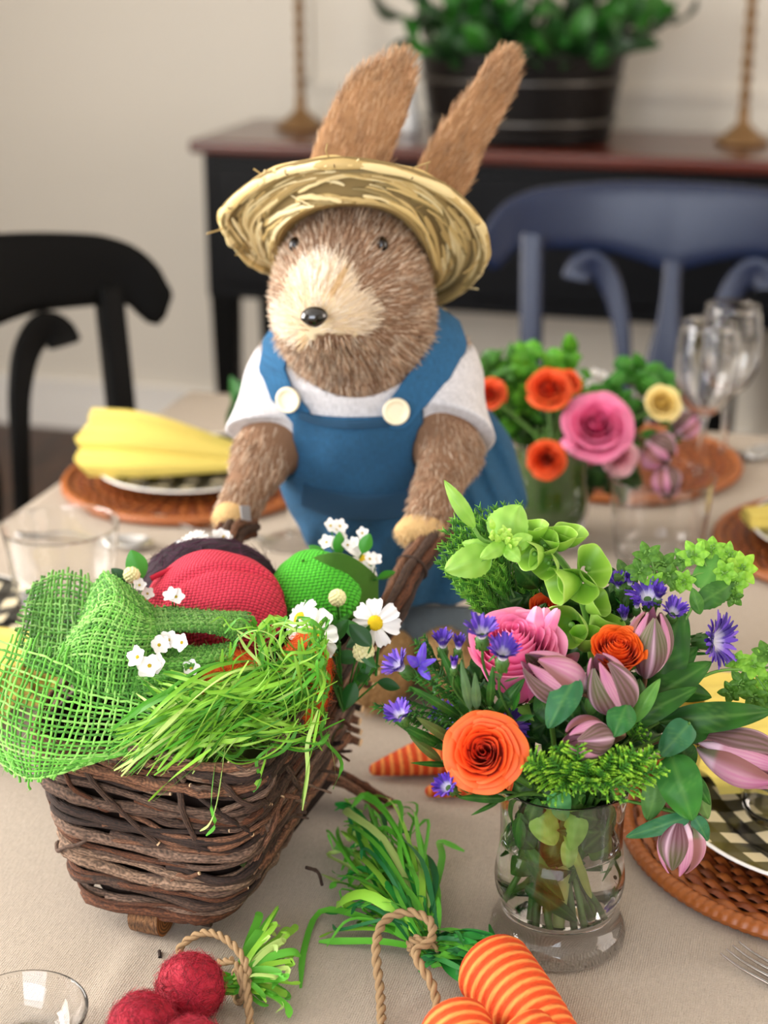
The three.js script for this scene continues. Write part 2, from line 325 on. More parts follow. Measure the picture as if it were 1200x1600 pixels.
{
  const p = on(803, 226, SB.h).add(V(0.02, 0, -0.1)), t = thing('potted_plant', 'bushy dark green plant in a wide blackened metal tub on the sideboard', 'plant', p);
  t.rotation.y = YAW; base.set(t, V());
  const metal = std(0x1f1c1b, { roughness: 0.38, metalness: 0.7 }), oval = (g) => g.scale(1, 1, 0.72);
  piece(t, 'tub', oval(lathe([[0, 0.002], [0.205, 0.002], [0.212, 0.01], [0.238, 0.19], [0.243, 0.196], [0.238, 0.2], [0.228, 0.196], [0.222, 0.15], [0.2, 0.02], [0, 0.018]], 64)), metal);
  for (const y of [0.05, 0.14]) piece(t, 'band', oval(new THREE.TorusGeometry(0.216 + y * 0.13, 0.006, 8, 64).rotateX(Math.PI / 2).translate(0, y, 0)), std(0x6a6763, { roughness: 0.3, metalness: 0.9 }));
  piece(t, 'soil', oval(new THREE.CylinderGeometry(0.221, 0.221, 0.012, 40).translate(0, 0.155, 0)), std(0x2b2019));
  reseed(5);
  const leafMat = [0x174a14, 0x226a18, 0x0e3412, 0x327a20].map((c) => phys(c, { roughness: 0.5, transmission: 0.2, side: THREE.DoubleSide }));
  const leaf = grid(4, 8, (u, v) => { const w = 0.02 * Math.sin(Math.PI * Math.min(1, v * 0.96 + 0.03)) ** 0.8, s = (u - 0.5) * 2; return V(s * w, v * 0.085 - v * v * 0.02, -Math.abs(s) * w * 0.35 + v * v * 0.028); });
  const stems = [];
  for (let i = 0; i < 66; i++) {
    const a = rnd(Math.PI * 2), r = rnd(0.3, 1), len = rnd(0.1, 0.2) * (Math.abs(Math.cos(a)) > 0.8 ? 1.35 : 1), b = V(Math.cos(a) * r * 0.17, 0.16, Math.sin(a) * r * 0.12), d = V(Math.cos(a) * r * 1.15, 1.0 - r * 0.5, Math.sin(a) * r * 0.9).normalize();
    const tip = b.clone().addScaledVector(d, len).add(V(0, -0.025 * r, 0));
    stems.push(tube([b, b.clone().addScaledVector(d, len * 0.55), tip], 0.0022, { seg: 6, rad: 4 }));
    for (let k = 0; k < 5; k++) {
      const q = b.clone().lerp(tip, 0.3 + k * 0.175), m = q.z < -0.2 ? null : new THREE.Mesh(leaf, leafMat[Math.floor(rnd(4))]);
      if (!m) continue;
      m.name = 'leaf'; m.castShadow = m.receiveShadow = true;
      m.applyMatrix4(placing(q, d.clone().add(V(sym(1), rnd(-0.3, 0.7), sym(1))), rnd(6), rnd(0.8, 1.35)));
      t.add(m);
    }
  }
  piece(t, 'stems', merge(stems), leafMat[2]);
}
{
  const t = thing('bud_vase', 'small white bud vase on the sideboard between the rabbit\'s two ears', 'vase', on(640, 214, SB.h).add(V(0, 0, -0.06)));
  base.set(t, V());
  piece(t, 'body', lathe(smoothProfile([[0, 0.001], [0.02, 0.001], [0.026, 0.012], [0.023, 0.05], [0.014, 0.08], [0.016, 0.1], [0.014, 0.1], [0.011, 0.08], [0.018, 0.05], [0.019, 0.015], [0, 0.012]], 50), 32), std(0xd9d9d8, { roughness: 0.25 }));
}
/* chairs */
function fiddleChair(label, mat, pos, turn) {
  const t = thing('dining_chair', label, 'chair', pos); t.rotation.y = turn; base.set(t, V());
  const Hc = 1.0, lean = (y) => -0.13 * Math.max(0, (y - 0.45) / 0.55) ** 1.15, bow = (x) => 0.55 * x * x;   // the back leans and curves round the sitter
  const top = (x) => Hc - 0.45 * Math.abs(x) ** 2.35 - 0.015 * smoothstep(Math.abs(x), 0.22, 0.31), low = (x) => { const k = Math.abs(x); return Hc - 0.112 - 0.036 * Math.max(0, 1 - k / 0.14) ** 1.5 - 0.045 * smoothstep(k, 0.25, 0.295); };
  piece(t, 'crest_rail', slab(60, (v) => { const x = lerp(-0.312, 0.312, v), e = Math.sqrt(Math.max(0.0004, 1 - Math.max(0, (Math.abs(x) - 0.262) / 0.0505) ** 2)), m = (top(x) + low(x)) / 2, hh = (top(x) - low(x)) / 2 * e; return { c: V(x, m, bow(x) + lean(m)), w: V(0, hh, -0.14 * hh), h: V(0, 0, 0.013) }; }, 0.5, 24), mat);
  for (const s of [-1, 1]) {
    piece(t, 'back_post', slab(24, (v) => { const y = lerp(0.004, Hc - 0.085, v); return { c: V(s * (0.19 + 0.042 * v), y, v < 0.48 ? -0.1 * (1 - v / 0.48) ** 1.6 : bow(0.23) + lean(y) - bow(0.23) * (1 - (v - 0.48) / 0.52)), w: V(0.019, 0, 0), h: V(0, 0, 0.016) }; }, 0.4, 14), mat);
    const curl = new THREE.CatmullRomCurve3([[0.012, 0.475], [0.05, 0.6], [0.066, 0.7], [0.082, 0.79], [0.105, 0.845], [0.132, 0.868], [0.152, 0.858], [0.154, 0.842]].map(([x, y]) => V(s * x, y, bow(x) + lean(y) + 0.004)));
    piece(t, 'curled_splat', slab(36, (v) => { const p = curl.getPoint(v), d = curl.getTangent(v), n = V(-d.y, d.x, 0).normalize(), r = 0.012 + 0.011 * smoothstep(v, 0.2, 0.75) + 0.006 * smoothstep(v, 0.85, 1); return { c: p, w: n.multiplyScalar(r * (v > 0.97 ? 0.8 : 1)), h: V(0, 0, 0.009) }; }, 0.5, 14), mat);
    piece(t, 'leg', slab(8, (v) => ({ c: V(s * 0.2, lerp(0.003, 0.43, v), 0.38), w: V(lerp(0.014, 0.024, v), 0, 0), h: V(0, 0, lerp(0.014, 0.024, v)) }), 0.5, 14), mat);
  }
  piece(t, 'centre_splat', slab(30, (v) => { const y = lerp(0.46, Hc - 0.125, v), r = 0.011 + 0.021 * Math.exp(-(((v - 0.55) / 0.2) ** 2)) + 0.004 * v; return { c: V(0, y, lean(y) + 0.002), w: V(r, 0, 0), h: V(0, 0, 0.009) }; }, 0.5, 14), mat);
  piece(t, 'seat', slab(14, (v) => { const z = lerp(-0.02, 0.43, v), e = 1 - 0.35 * Math.max(0, (v - 0.8) / 0.2) ** 2; return { c: V(0, 0.448, z), w: V(lerp(0.2, 0.235, v) * e, 0, 0), h: V(0, 0.017, 0) }; }, 0.35, 24), mat);
  for (const y of [0.2]) for (const s of [-1, 1]) piece(t, 'stretcher', tube([V(s * 0.196, y, -0.04), V(s * 0.2, y, 0.38)], 0.011), mat);
  return t;
}
fiddleChair('black dining chair with scrolled crest rail at the table\'s corner by the yellow fluted napkin', M.blackDull, V(-0.53, 0, -2.07), 36.9 * Math.PI / 180);
fiddleChair('dining chair with a bluish window sheen between sideboard and pink rose centrepiece', phys(0x131f3a, { roughness: 0.27, specularIntensity: 0.9 }), V(0.455, 0, -2.56), YAW + 0.05);

/* table and cloth */
const FL = V(-0.283, 0, -2.30), TR = V(CY, 0, -SY), TF = V(-SY, 0, -CY), TW = 1.06, TLn = 1.95;   // far left corner, right, forward
const tp = (a, b, y = TABLE) => FL.clone().addScaledVector(TR, a).addScaledVector(TF, -b).setY(y);      // a across from the left edge, b back from the far edge
{
  const t = thing('dining_table', 'rectangular dining table under the beige linen cloth', 'table', tp(TW / 2, TLn / 2, 0)); t.rotation.y = YAW; base.set(t, V());
  piece(t, 'tabletop', plank(TW - 0.012, 0.03, TLn - 0.012, 0, TABLE - 0.019, 0, 0.01), M.blackDull);
  for (const x of [-1, 1]) for (const z of [-1, 1]) piece(t, 'leg', slab(1, (v) => ({ c: V(x * (TW / 2 - 0.1), lerp(0.002, TABLE - 0.04, v), z * (TLn / 2 - 0.1)), w: V(lerp(0.025, 0.035, v), 0, 0), h: V(0, 0, lerp(0.025, 0.035, v)) }), 0.3), M.blackDull);
  reseed(8);
  const linen = tex(512, 512, (x, y, i, j) => { const k = 0.88 + 0.05 * NZ(i * 0.9, j * 0.06, 1) + 0.05 * NZ(i * 0.06, j * 0.9, 7) + 0.07 * rnd() - (rnd() > 0.994 ? 0.18 : 0); return [k, k * 0.985, k * 0.96]; }, true);
  const cloth = std(0xc4b9ad, { roughness: 0.93, map: linen, bumpMap: rep(T.weave, 5), bumpScale: 0.0006 });
  const creases = [[on(215, 1480), on(140, 1600), 0.002, 0.009], [on(150, 1605), on(250, 1480), 0.0008, 0.012], [on(40, 1520), on(400, 1560), 0.001, 0.02], [on(560, 1420), on(800, 1590), 0.0008, 0.02], [on(980, 1440), on(1200, 1560), 0.0008, 0.02]];
  const seg = V(), wr = (p) => { let h = 0; for (const [A, B, amp, w] of creases) { seg.copy(B).sub(A); const L = seg.length(), s = clamp(p.clone().sub(A).dot(seg) / L / L, 0, 1), d = p.distanceTo(A.clone().addScaledVector(seg, s)); h += amp * Math.exp(-((d / w) ** 2)) * Math.sin(Math.PI * clamp(s + 0.08, 0, 1)) ** 0.5; } return h; };
  const EDGE = 0.012, HANG = 0.2;
  const g = sheet(230, 300, (u, v) => {
    const a = lerp(-HANG, TW + HANG, u), b = lerp(-HANG, TLn + HANG, v), oa = a < 0 ? a : a > TW ? a - TW : 0, ob = b < 0 ? b : b > TLn ? b - TLn : 0, drop = Math.hypot(oa, ob);
    const p = tp(clamp(a, 0, TW), clamp(b, 0, TLn), TABLE);
    if (drop > 0) { const k = Math.min(drop, HANG), out = 0.008 + 0.02 * (k / HANG) * (1 + 0.6 * Math.sin((a + b) * 26) * (k / HANG)); p.addScaledVector(TR, Math.sign(oa) * out * Math.min(1, Math.abs(oa) / 0.02)).addScaledVector(TF, -Math.sign(ob) * out * Math.min(1, Math.abs(ob) / 0.02)); p.y -= Math.max(0, k - EDGE * 0.4); } else p.y += Math.min(0, wr(p)) * 0 + Math.max(0, wr(p));
    return p;
  }, 0.0012);
  const P = g.attributes.position, uv = g.attributes.uv, q = V();
  for (let i = 0; i < P.count; i++) { q.fromBufferAttribute(P, i).sub(FL); uv.setXY(i, q.dot(TR) * 4, q.dot(TF) * 4); }
  single('tablecloth', g, cloth, 'beige linen tablecloth with faint creases covering the dining table', 'tablecloth');
}
/* ------------------------------------------------ place settings and glasses ------------------------------------------------ */
M.cane = [0x8c4818, 0x783813, 0x9a5522, 0x66300f].map((c) => std(c, { roughness: 0.42 }));
M.caneDark = std(0x2c1006, { roughness: 0.7 });
M.china = phys(0xf4f2ec, { roughness: 0.16, clearcoat: 0.5, clearcoatRoughness: 0.08 });
M.checks = (() => {   // printed glaze: cream, grey and black checks
  const t = tex(128, 128, (x, y, i, j) => { const a = x < 0.5, b = y < 0.5, n = 0.03 * NZ(i * 0.2, j * 0.2, 2); return a && b ? [0.86 + n, 0.81 + n, 0.68 + n] : a || b ? [0.24 + n, 0.235 + n, 0.215 + n] : [0.035, 0.035, 0.04]; }, true);
  return phys(0xffffff, { map: t, roughness: 0.16, clearcoat: 0.5, clearcoatRoughness: 0.08 });
})();
M.yellow = std(0xf3dc70, { roughness: 0.9, bumpMap: rep(T.weave, 6), bumpScale: 0.0004 });
const CHARGER = (() => {
  const R = 0.157, list = [];
  for (let j = 0; j < 20; j++) {
    const r = 0.022 + j * 0.00655, n = r < 0.07 ? 36 : 72, pts = [];
    const rows = n * 6, g = grid(6, rows, (u, v) => { const a = v * Math.PI * 2, c = u * Math.PI * 2, w = Math.sin(a * n / 2 + (j % 2) * Math.PI), rr = r + Math.cos(c) * 0.0039 + 0.0008 * w, y = 0.0075 + 0.0021 * w + Math.sin(c) * 0.0016; return V(Math.cos(a) * rr, y, -Math.sin(a) * rr); });
    list.push(['woven_strand', g, j % 4]);
  }
  list.push(['rim', grid(10, 560, (u, v) => { const a = v * Math.PI * 2, c = u * Math.PI * 2, k = 0.0052 * (1 + 0.2 * Math.abs(Math.sin(a * 66 + Math.cos(c) * 0.6))); return V(Math.cos(a) * (R - 0.005 + Math.cos(c) * k), 0.0078 + Math.sin(c) * k, -Math.sin(a) * (R - 0.005 + Math.cos(c) * k)); }), 2]);
  return list;
})();
function charger(label, pos, turn) {
  const t = thing('rattan_charger', label, 'charger', pos); base.set(t, V()); t.rotation.y = turn;
  piece(t, 'backing', lathe([[0, 0.001], [0.146, 0.001], [0.15, 0.003], [0.146, 0.0055], [0, 0.0055]], 48), M.caneDark);
  for (const [n, g, k] of CHARGER) piece(t, n, g, M.cane[k]);
  return t;
}
const PLATE = lathe(smoothProfile([[0, 0.0005], [0.06, 0.0005], [0.064, 0.004], [0.078, 0.0055], [0.112, 0.0135], [0.1155, 0.0158], [0.1145, 0.0172], [0.1115, 0.0165]], 60), 80);
const FACE = (() => { const g = lathe(smoothProfile([[0.1125, 0.01695], [0.108, 0.0158], [0.082, 0.0092], [0.072, 0.006], [0, 0.0055]], 40), 80), p = g.attributes.position, uv = g.attributes.uv; for (let i = 0; i < p.count; i++) uv.setXY(i, p.getX(i) / 0.031, p.getZ(i) / 0.031); return g; })();
function plate(label, pos, turn) {
  const t = thing('dinner_plate', label, 'plate', pos); base.set(t, V()); t.rotation.y = turn;
  piece(t, 'body', PLATE, M.china, 'white china rim and underside'); piece(t, 'checked_face', FACE, M.checks, 'cream, grey and black checked print');
  return t;
}
const NAPKIN = (() => {   // fluted cloth: ruffled at -x, drawn together at +x
  const out = [];
  for (let k = 0; k < 7; k++) {
    const row = k < 4 ? 0 : 1, s = row ? (k - 5) * 0.9 : k - 1.5, ph = k * 1.7;
    out.push(['fold', sheet(36, 26, (u, v) => {
      const x = lerp(-0.12, 0.115, u), open = lerp(1, 0.28, smoothstep(u, 0.15, 1)), a = (v - 0.5) * Math.PI * 1.35, fl = 1 + 0.16 * Math.sin(v * 19 + ph) * (1 - u) ** 2;
      return V(x + 0.008 * Math.sin(v * 9 + ph) * (1 - u), 0.006 + row * 0.026 * open + 0.026 * open * Math.cos(a * 0.74) * fl, s * 0.03 * open + Math.sin(a) * 0.019 * open * fl);
    }, 0.0012)]);
  }
  return out;
})();
function napkin(label, pos, turn, green = false) {
  const t = thing('napkin', label, 'napkin', pos); base.set(t, V()); t.rotation.y = turn;
  for (const [n, g] of NAPKIN) piece(t, n, g, M.yellow);
  if (green) {   // a sprig of leaves tied to the gathered end
    reseed(21);
    const lm = std(0x1f5a20, { roughness: 0.5 }), lf = grid(4, 8, (u, v) => { const w = 0.017 * Math.sin(Math.PI * Math.min(1, v * 0.97 + 0.02)) ** 0.7, s = (u - 0.5) * 2; return V(s * w, v * 0.06, -Math.abs(s) * w * 0.3 + 0.012 * v * v); });
    for (let i = 0; i < 14; i++) { const m = piece(t, 'leaf', lf, lm, 'dark green leaf tied to the gathered end'); m.applyMatrix4(placing(V(0.07 + sym(0.015), 0.036 + rnd(0.012), -0.015 + sym(0.02)), V(sym(0.9), 0.45 + rnd(0.4), sym(0.9)), rnd(6))); }
  }
  return t;
}
const up = (p, h) => p.clone().setY(TABLE + h);
const CL = on(300, 757), CN = on(1296, 1311), CR = on(1341, 862), CF = on(962, 728), PL2 = on(-122, 985);
const LIFT = 0.0006, ONCH = 0.0142;
charger('brown rattan charger under the fluted yellow napkin\'s plate by the black chair', up(CL, LIFT), 0);
charger('woven rattan charger beside the glass flower vase, its strands in sharp detail', up(CN, LIFT), 0.4);
charger('dark rattan charger part hidden by the wavy green sprig of the front bouquet', up(CR, LIFT), 0.9);
charger('rattan charger at the table\'s far end behind the stemmed glasses', up(CF, LIFT), 1.3);
plate('checked plate under the fluted yellow napkin next to the black chair', up(CL, ONCH), YAW + 0.2);
plate('black and cream checked plate with white rim beside the glass flower vase', up(CN.clone().add(V(-0.004, 0, 0.002)), ONCH), YAW + 0.62);
plate('pale edged checked plate beyond the front bouquet under a pointed yellow napkin', up(CR.clone().add(V(-0.004, 0, 0)), ONCH), YAW);
plate('checked plate peeping out beside the green burlap and the clear tumbler', up(PL2, LIFT), YAW + 0.1);
napkin('yellow napkin folded into fluted rolls with green leaves at its gathered end', up(CL.clone().add(V(0.0, 0, 0.005)), 0.024), -0.08, true);
napkin('yellow napkin lying on the sharp checked plate behind the drooping pink lily bud', on(1300, 1172, TABLE + 0.028).setY(TABLE + 0.024), 0.12);
napkin('pointed yellow napkin on the blurred plate beyond the front bouquet', up(CR.clone().add(V(-0.01, 0, -0.02)), 0.024), Math.PI + 0.1);
napkin('yellow napkin half hidden under the green open weave burlap', up(PL2.clone().add(V(0.03, 0, 0.14)), 0.003), Math.PI - 0.35);
/* glass */
const TUMBLER = lathe(smoothProfile([[0, 0.0006], [0.04, 0.0006], [0.0435, 0.004], [0.045, 0.012], [0.051, 0.055], [0.0565, 0.0985], [0.0572, 0.1], [0.0563, 0.1005], [0.0553, 0.099], [0.0498, 0.055], [0.0436, 0.016], [0.04, 0.0125], [0, 0.0115]], 90), 72);
const WINE = lathe(smoothProfile([[0, 0.0006], [0.034, 0.0008], [0.036, 0.0022], [0.02, 0.005], [0.007, 0.01], [0.0045, 0.03], [0.0042, 0.07], [0.007, 0.083], [0.024, 0.096], [0.037, 0.125], [0.0385, 0.155], [0.034, 0.2], [0.0332, 0.201], [0.0325, 0.2], [0.0368, 0.155], [0.0352, 0.126], [0.022, 0.099], [0.006, 0.0875], [0, 0.086]], 120), 56);
const GOBLET = lathe(smoothProfile([[0, 0.0006], [0.038, 0.0008], [0.041, 0.003], [0.024, 0.008], [0.012, 0.02], [0.0115, 0.035], [0.017, 0.05], [0.033, 0.075], [0.047, 0.106], [0.0495, 0.115], [0.0488, 0.1156], [0.0465, 0.1145], [0.0443, 0.106], [0.0305, 0.077], [0.014, 0.054], [0, 0.05]], 110), 56);
const glassware = (name, geo, pos, label, cat = 'glass') => { const t = thing(name, label, cat, pos.clone().setY(TABLE + 0.0006)); base.set(t, V()); piece(t, 'body', geo, M.glass); return t; };
glassware('tumbler', TUMBLER, on(105, 968), 'clear tumbler with a bright window reflection standing behind the green burlap');
glassware('tumbler', TUMBLER, on(1026, 880), 'large clear tumbler with a shining rim on the beige cloth behind the front bouquet');
{ const t = glassware('votive_glass', lathe(smoothProfile([[0, 0.0006], [0.024, 0.0006], [0.0275, 0.006], [0.031, 0.03], [0.0318, 0.036], [0.0308, 0.0362], [0.0296, 0.03], [0.026, 0.009], [0.022, 0.006], [0, 0.0055]], 60), 56), on(1218, 1276, TABLE + 0.02), 'short clear glass standing on the sharp checked plate by the pink lily bud'); t.position.y = TABLE + 0.0215; }
glassware('wine_glass', WINE, on(1092, 752), 'clear stemmed glass beside the yellow rose of the blurred centrepiece, in front of its twin', 'wine glass');
glassware('wine_glass', WINE, on(1128, 716), 'clear stemmed glass standing behind another glass near the blue sheened chair', 'wine glass');
glassware('wine_glass', WINE, on(456, 850), 'clear stemmed glass beside the rabbit\'s blue overalls, partly behind its arm', 'wine glass');
glassware('goblet', GOBLET, on(-122, 1178), 'footed glass goblet cut by the picture\'s edge next to the clear tumbler').scale.set(1.5, 1.5, 1.5);
{
  const p = on(38, 1640), t = thing('glass_dish', 'shallow clear glass dish at the bottom edge near the red radishes', 'dish', p.setY(TABLE + 0.0006)); base.set(t, V());
  piece(t, 'body', lathe(smoothProfile([[0, 0.0005], [0.022, 0.0005], [0.03, 0.006], [0.039, 0.022], [0.0405, 0.0285], [0.0395, 0.0288], [0.037, 0.0235], [0.028, 0.009], [0.02, 0.005], [0, 0.005]], 70), 56), M.glass);
}
/* cutlery */
function cutlery(kind, label, P, Q, h = 0.0008) {   // P: working end, Q: handle end
  const a = up(P, h), b = up(Q, h), L = a.distanceTo(b), t = thing(kind, label, kind, a); base.set(t, V()); t.rotation.y = Math.atan2(-(b.z - a.z), b.x - a.x);
  const x0 = kind === 'spoon' ? 0.045 : kind === 'fork' ? 0.052 : 0.09;
  piece(t, 'handle', slab(26, (v) => { const x = lerp(x0, L, v); return { c: V(x, 0.003 + 0.008 * Math.sin(Math.PI * (1 - v)) ** 2 * (1 - v) * 2, 0), w: V(0, 0, 0.0028 + 0.0045 * smoothstep(v, 0.45, 0.95) * Math.sqrt(1.02 - v ** 8)), h: V(0, 0.0012, 0) }; }, 0.7, 12), M.steel);
  if (kind === 'spoon') piece(t, 'bowl', sheet(14, 14, (u, v) => { const r = v * 1, A = u * Math.PI * 2; return V(0.026 + Math.cos(A) * 0.0265 * r, 0.0022 + 0.0075 * r * r + 0.002 * Math.max(0, Math.cos(A)), Math.sin(A) * 0.0175 * r * (1 - 0.12 * Math.cos(A))); }, 0.001), M.steel);
  if (kind === 'fork') { piece(t, 'root', slab(8, (v) => ({ c: V(lerp(0.04, 0.056, v), lerp(0.0035, 0.007, v), 0), w: V(0, 0, lerp(0.0115, 0.003, v ** 0.6)), h: V(0, 0.0011, 0) }), 0.6, 12), M.steel); for (let k = 0; k < 4; k++) piece(t, 'tine', tube([V(0, 0.006, (k - 1.5) * 0.0066), V(0.014, 0.0035, (k - 1.5) * 0.0066), V(0.044, 0.0035, (k - 1.5) * 0.0066)], (q) => 0.0007 + 0.0009 * q, { rad: 6, seg: 10 }), M.steel); }
  if (kind === 'knife') piece(t, 'blade', slab(16, (v) => ({ c: V(lerp(0, 0.095, v), 0.0028, 0.001), w: V(0, 0, 0.0018 + 0.0068 * Math.sqrt(v) * (1 - 0.35 * v)), h: V(0, 0.0007, 0) }), 0.6, 10), M.steel);
  return t;
}
cutlery('spoon', 'steel spoon lying on the beige cloth between tumbler and rattan charger', on(238, 862), on(20, 838));
cutlery('knife', 'steel knife on the cloth near the yellow flowers above the wicker barrow', on(412, 846), on(190, 812));
cutlery('fork', 'steel fork with slim tines in the lower corner below the woven charger', on(1139, 1494), on(1560, 1726));
cutlery('spoon', 'steel spoon at the far table edge beside the stemmed glasses', on(1176, 726), on(1250, 660));

/* ------------------------------------------------ raffia, twine, radishes, carrots ------------------------------------------------ */
const GREEN = { lime: C(0x92d03a), mid: C(0x5cb42a), deep: C(0x239030), pale: C(0xbfe078), dark: C(0x157034) };
M.raffia = phys(0xffffff, { vertexColors: true, roughness: 0.62, transmission: 0.15, side: THREE.DoubleSide });
const tint = (g, c) => paint(g, () => c);
function tangle(paths, w, cols, o = {}) {   // many torn raffia ribbons in one geometry
  return merge(paths.map((p) => { const c = cols[Math.floor(rnd(cols.length))].clone().multiplyScalar(rnd(0.75, 1.1)), up0 = V(sym(0.7), 1, rnd(-0.3, 0.9)).normalize(); return tint(ribbon(p, typeof w === 'function' ? w() : w, { up: up0, twist: sym(o.twist ?? 2.4), fold: rnd(-0.5, 0.5), seg: o.seg ?? 14 }), c); }));
}
M.twine = std(0xa88a64, { roughness: 0.95, bumpMap: rep(T.blotch, 2, 400), bumpScale: 0.0004 });
function twineGeo(pts, r) {
  const curve = new THREE.CatmullRomCurve3(pts, false, 'centripetal'), n = Math.max(24, Math.round(curve.getLength() / 0.0016)), fr = curve.computeFrenetFrames(n), out = [];
  for (let s = 0; s < 2; s++) { const q = []; for (let i = 0; i <= n; i++) { const a = i * 0.62 + s * Math.PI, p = curve.getPointAt(i / n); q.push(p.addScaledVector(fr.normals[i], Math.cos(a) * r * 0.5).addScaledVector(fr.binormals[i], Math.sin(a) * r * 0.5)); } out.push(tube(q, r * 0.62, { seg: n * 2, rad: 6 })); }
  return merge(out);
}
function fibres(parent, geo, n, len, r, cols, wander, mat) {   // loose sisal hairs lying on a wound ball
  return bristles(parent, 'sisal_fibres', sampleSurface(geo, n).map(({ p, n: q }) => { const d = V(sym(1), sym(1), sym(1)).cross(q).normalize().addScaledVector(q, rnd(-0.02, wander)); return { p, dir: d, len: rnd(0.4, 1) * len, r: r * rnd(0.6, 1.2), color: cols[Math.floor(rnd(cols.length))].clone().multiplyScalar(rnd(0.7, 1.15)) }; }), mat ?? std(0xffffff, { roughness: 0.75 }));
}
{
  reseed(31);
  const red = std(0xa80c2a, { roughness: 0.75, bumpMap: rep(T.blotch, 3), bumpScale: 0.001 }), cols = [C(0xb00e2e), C(0x8c0822), C(0xc22a46), C(0x74061a)];
  const c1 = up(on(299, 1588), 0.0218), c2 = up(on(226, 1650), 0.0212), c3 = up(on(300, 1690), 0.021), t = thing('radish_bunch', 'bunch of red wound sisal radishes with lime raffia leaves tied in brown twine', 'radishes', up(c1, 0));
  for (const [c, r] of [[c1, 0.0212], [c2, 0.0206], [c3, 0.0204]]) {
    const g = new THREE.SphereGeometry(r, 40, 28), p = g.attributes.position, q = V();
    for (let i = 0; i < p.count; i++) { q.fromBufferAttribute(p, i); q.multiplyScalar(1 + 0.05 * NZ(q.x * 90, q.y * 90, q.z * 90 + r * 1e4)); p.setXYZ(i, q.x, q.y, q.z); }
    g.translate(c.x, c.y, c.z); g.computeVertexNormals();
    const smp = g.clone(), m = part(t, 'radish', g, red);
    fibres(m, smp, 1700, 0.013, 0.0002, cols, 0.05);
  }
  const tie = up(on(372, 1562), 0.012);
  const strands = []; for (let i = 0; i < 46; i++) { const e = up(on(rnd(405, 462), rnd(1470, 1600)), rnd(0.003, 0.03)); strands.push([tie.clone().add(V(sym(0.004), sym(0.006), sym(0.006))), tie.clone().lerp(e, 0.5).add(V(sym(0.004), rnd(0.006), sym(0.004))), e, e.clone().add(V(sym(0.006), -rnd(0.006), sym(0.006)))]); }
  strands.push([tie, up(on(400, 1510), 0.02), up(on(436, 1462), 0.022)]);
  for (const [i, s] of strands.entries()) part(t, 'raffia_leaf', tangle([s], () => rnd(0.0022, 0.0058), [GREEN.lime, GREEN.mid, GREEN.mid, GREEN.pale], { twist: 1.2 }), M.raffia);
  part(t, 'stalk', tangle(Array.from({ length: 14 }, () => [c1.clone().add(V(sym(0.006), sym(0.008), sym(0.006))), tie.clone().add(V(sym(0.005), sym(0.005), sym(0.005)))]), 0.004, [GREEN.mid, GREEN.lime]), M.raffia);
  part(t, 'twine_bow', merge([twineGeo([up(on(388, 1600), 0.012), up(on(386, 1560), 0.026), up(on(355, 1528), 0.03), up(on(318, 1506), 0.024), up(on(282, 1502), 0.01), up(on(284, 1514), 0.003), up(on(330, 1522), 0.008), up(on(366, 1545), 0.022)], 0.0026), twineGeo([0, 1, 2, 3, 4, 5, 6, 7, 8].map((k) => tie.clone().add(V(0.004 * Math.sin(k), Math.cos(k * 0.86) * 0.011, Math.sin(k * 0.86) * 0.011))), 0.0022), twineGeo([up(on(372, 1556), 0.024), up(on(386, 1582), 0.022), up(on(392, 1625), 0.004)], 0.0026)]), M.twine);
}
function carrotGeo(L, R) {   // wound ridges round a tapering root: crown at 0, tip at L along +y
  const seg = 130, rings = Math.round(L / 0.0074);
  const prof = (t) => R * (t < 0.1 ? Math.sqrt(1 - ((0.1 - t) / 0.1) ** 2) * 0.99 + 0.01 : (1 - 0.8 * ((t - 0.1) / 0.9) ** 1.25)) * (t > 0.96 ? Math.sqrt(Math.max(0.001, 1 - ((t - 0.96) / 0.04) ** 2)) : 1);
  return paint(grid(28, seg, (u, v) => { const ph = v * rings + u, k = Math.abs(Math.sin(ph * Math.PI)), r = prof(v) * (1 + 0.035 * k + 0.02 * Math.sin(u * 12 + v * 8)); return V(Math.cos(-u * Math.PI * 2) * r, v * L, Math.sin(-u * Math.PI * 2) * r); }), (p, u, v) => { const ph = v * rings + u, f = ph - Math.floor(ph); return mix(C(0xe0480a), C(0xff9a4a), smoothstep(f, 0.1, 0.3) * (1 - smoothstep(f, 0.5, 0.68))).multiplyScalar(0.85 + 0.25 * NZ(p.x * 300, p.y * 500, p.z * 300)); });
}
M.carrot = vcol({ roughness: 0.85, bumpMap: rep(T.blotch, 6, 10), bumpScale: 0.0006 });
function carrot(t, A, B, R) { const d = B.clone().sub(A); part(t, 'carrot', place(carrotGeo(d.length(), R), A, d), M.carrot); }
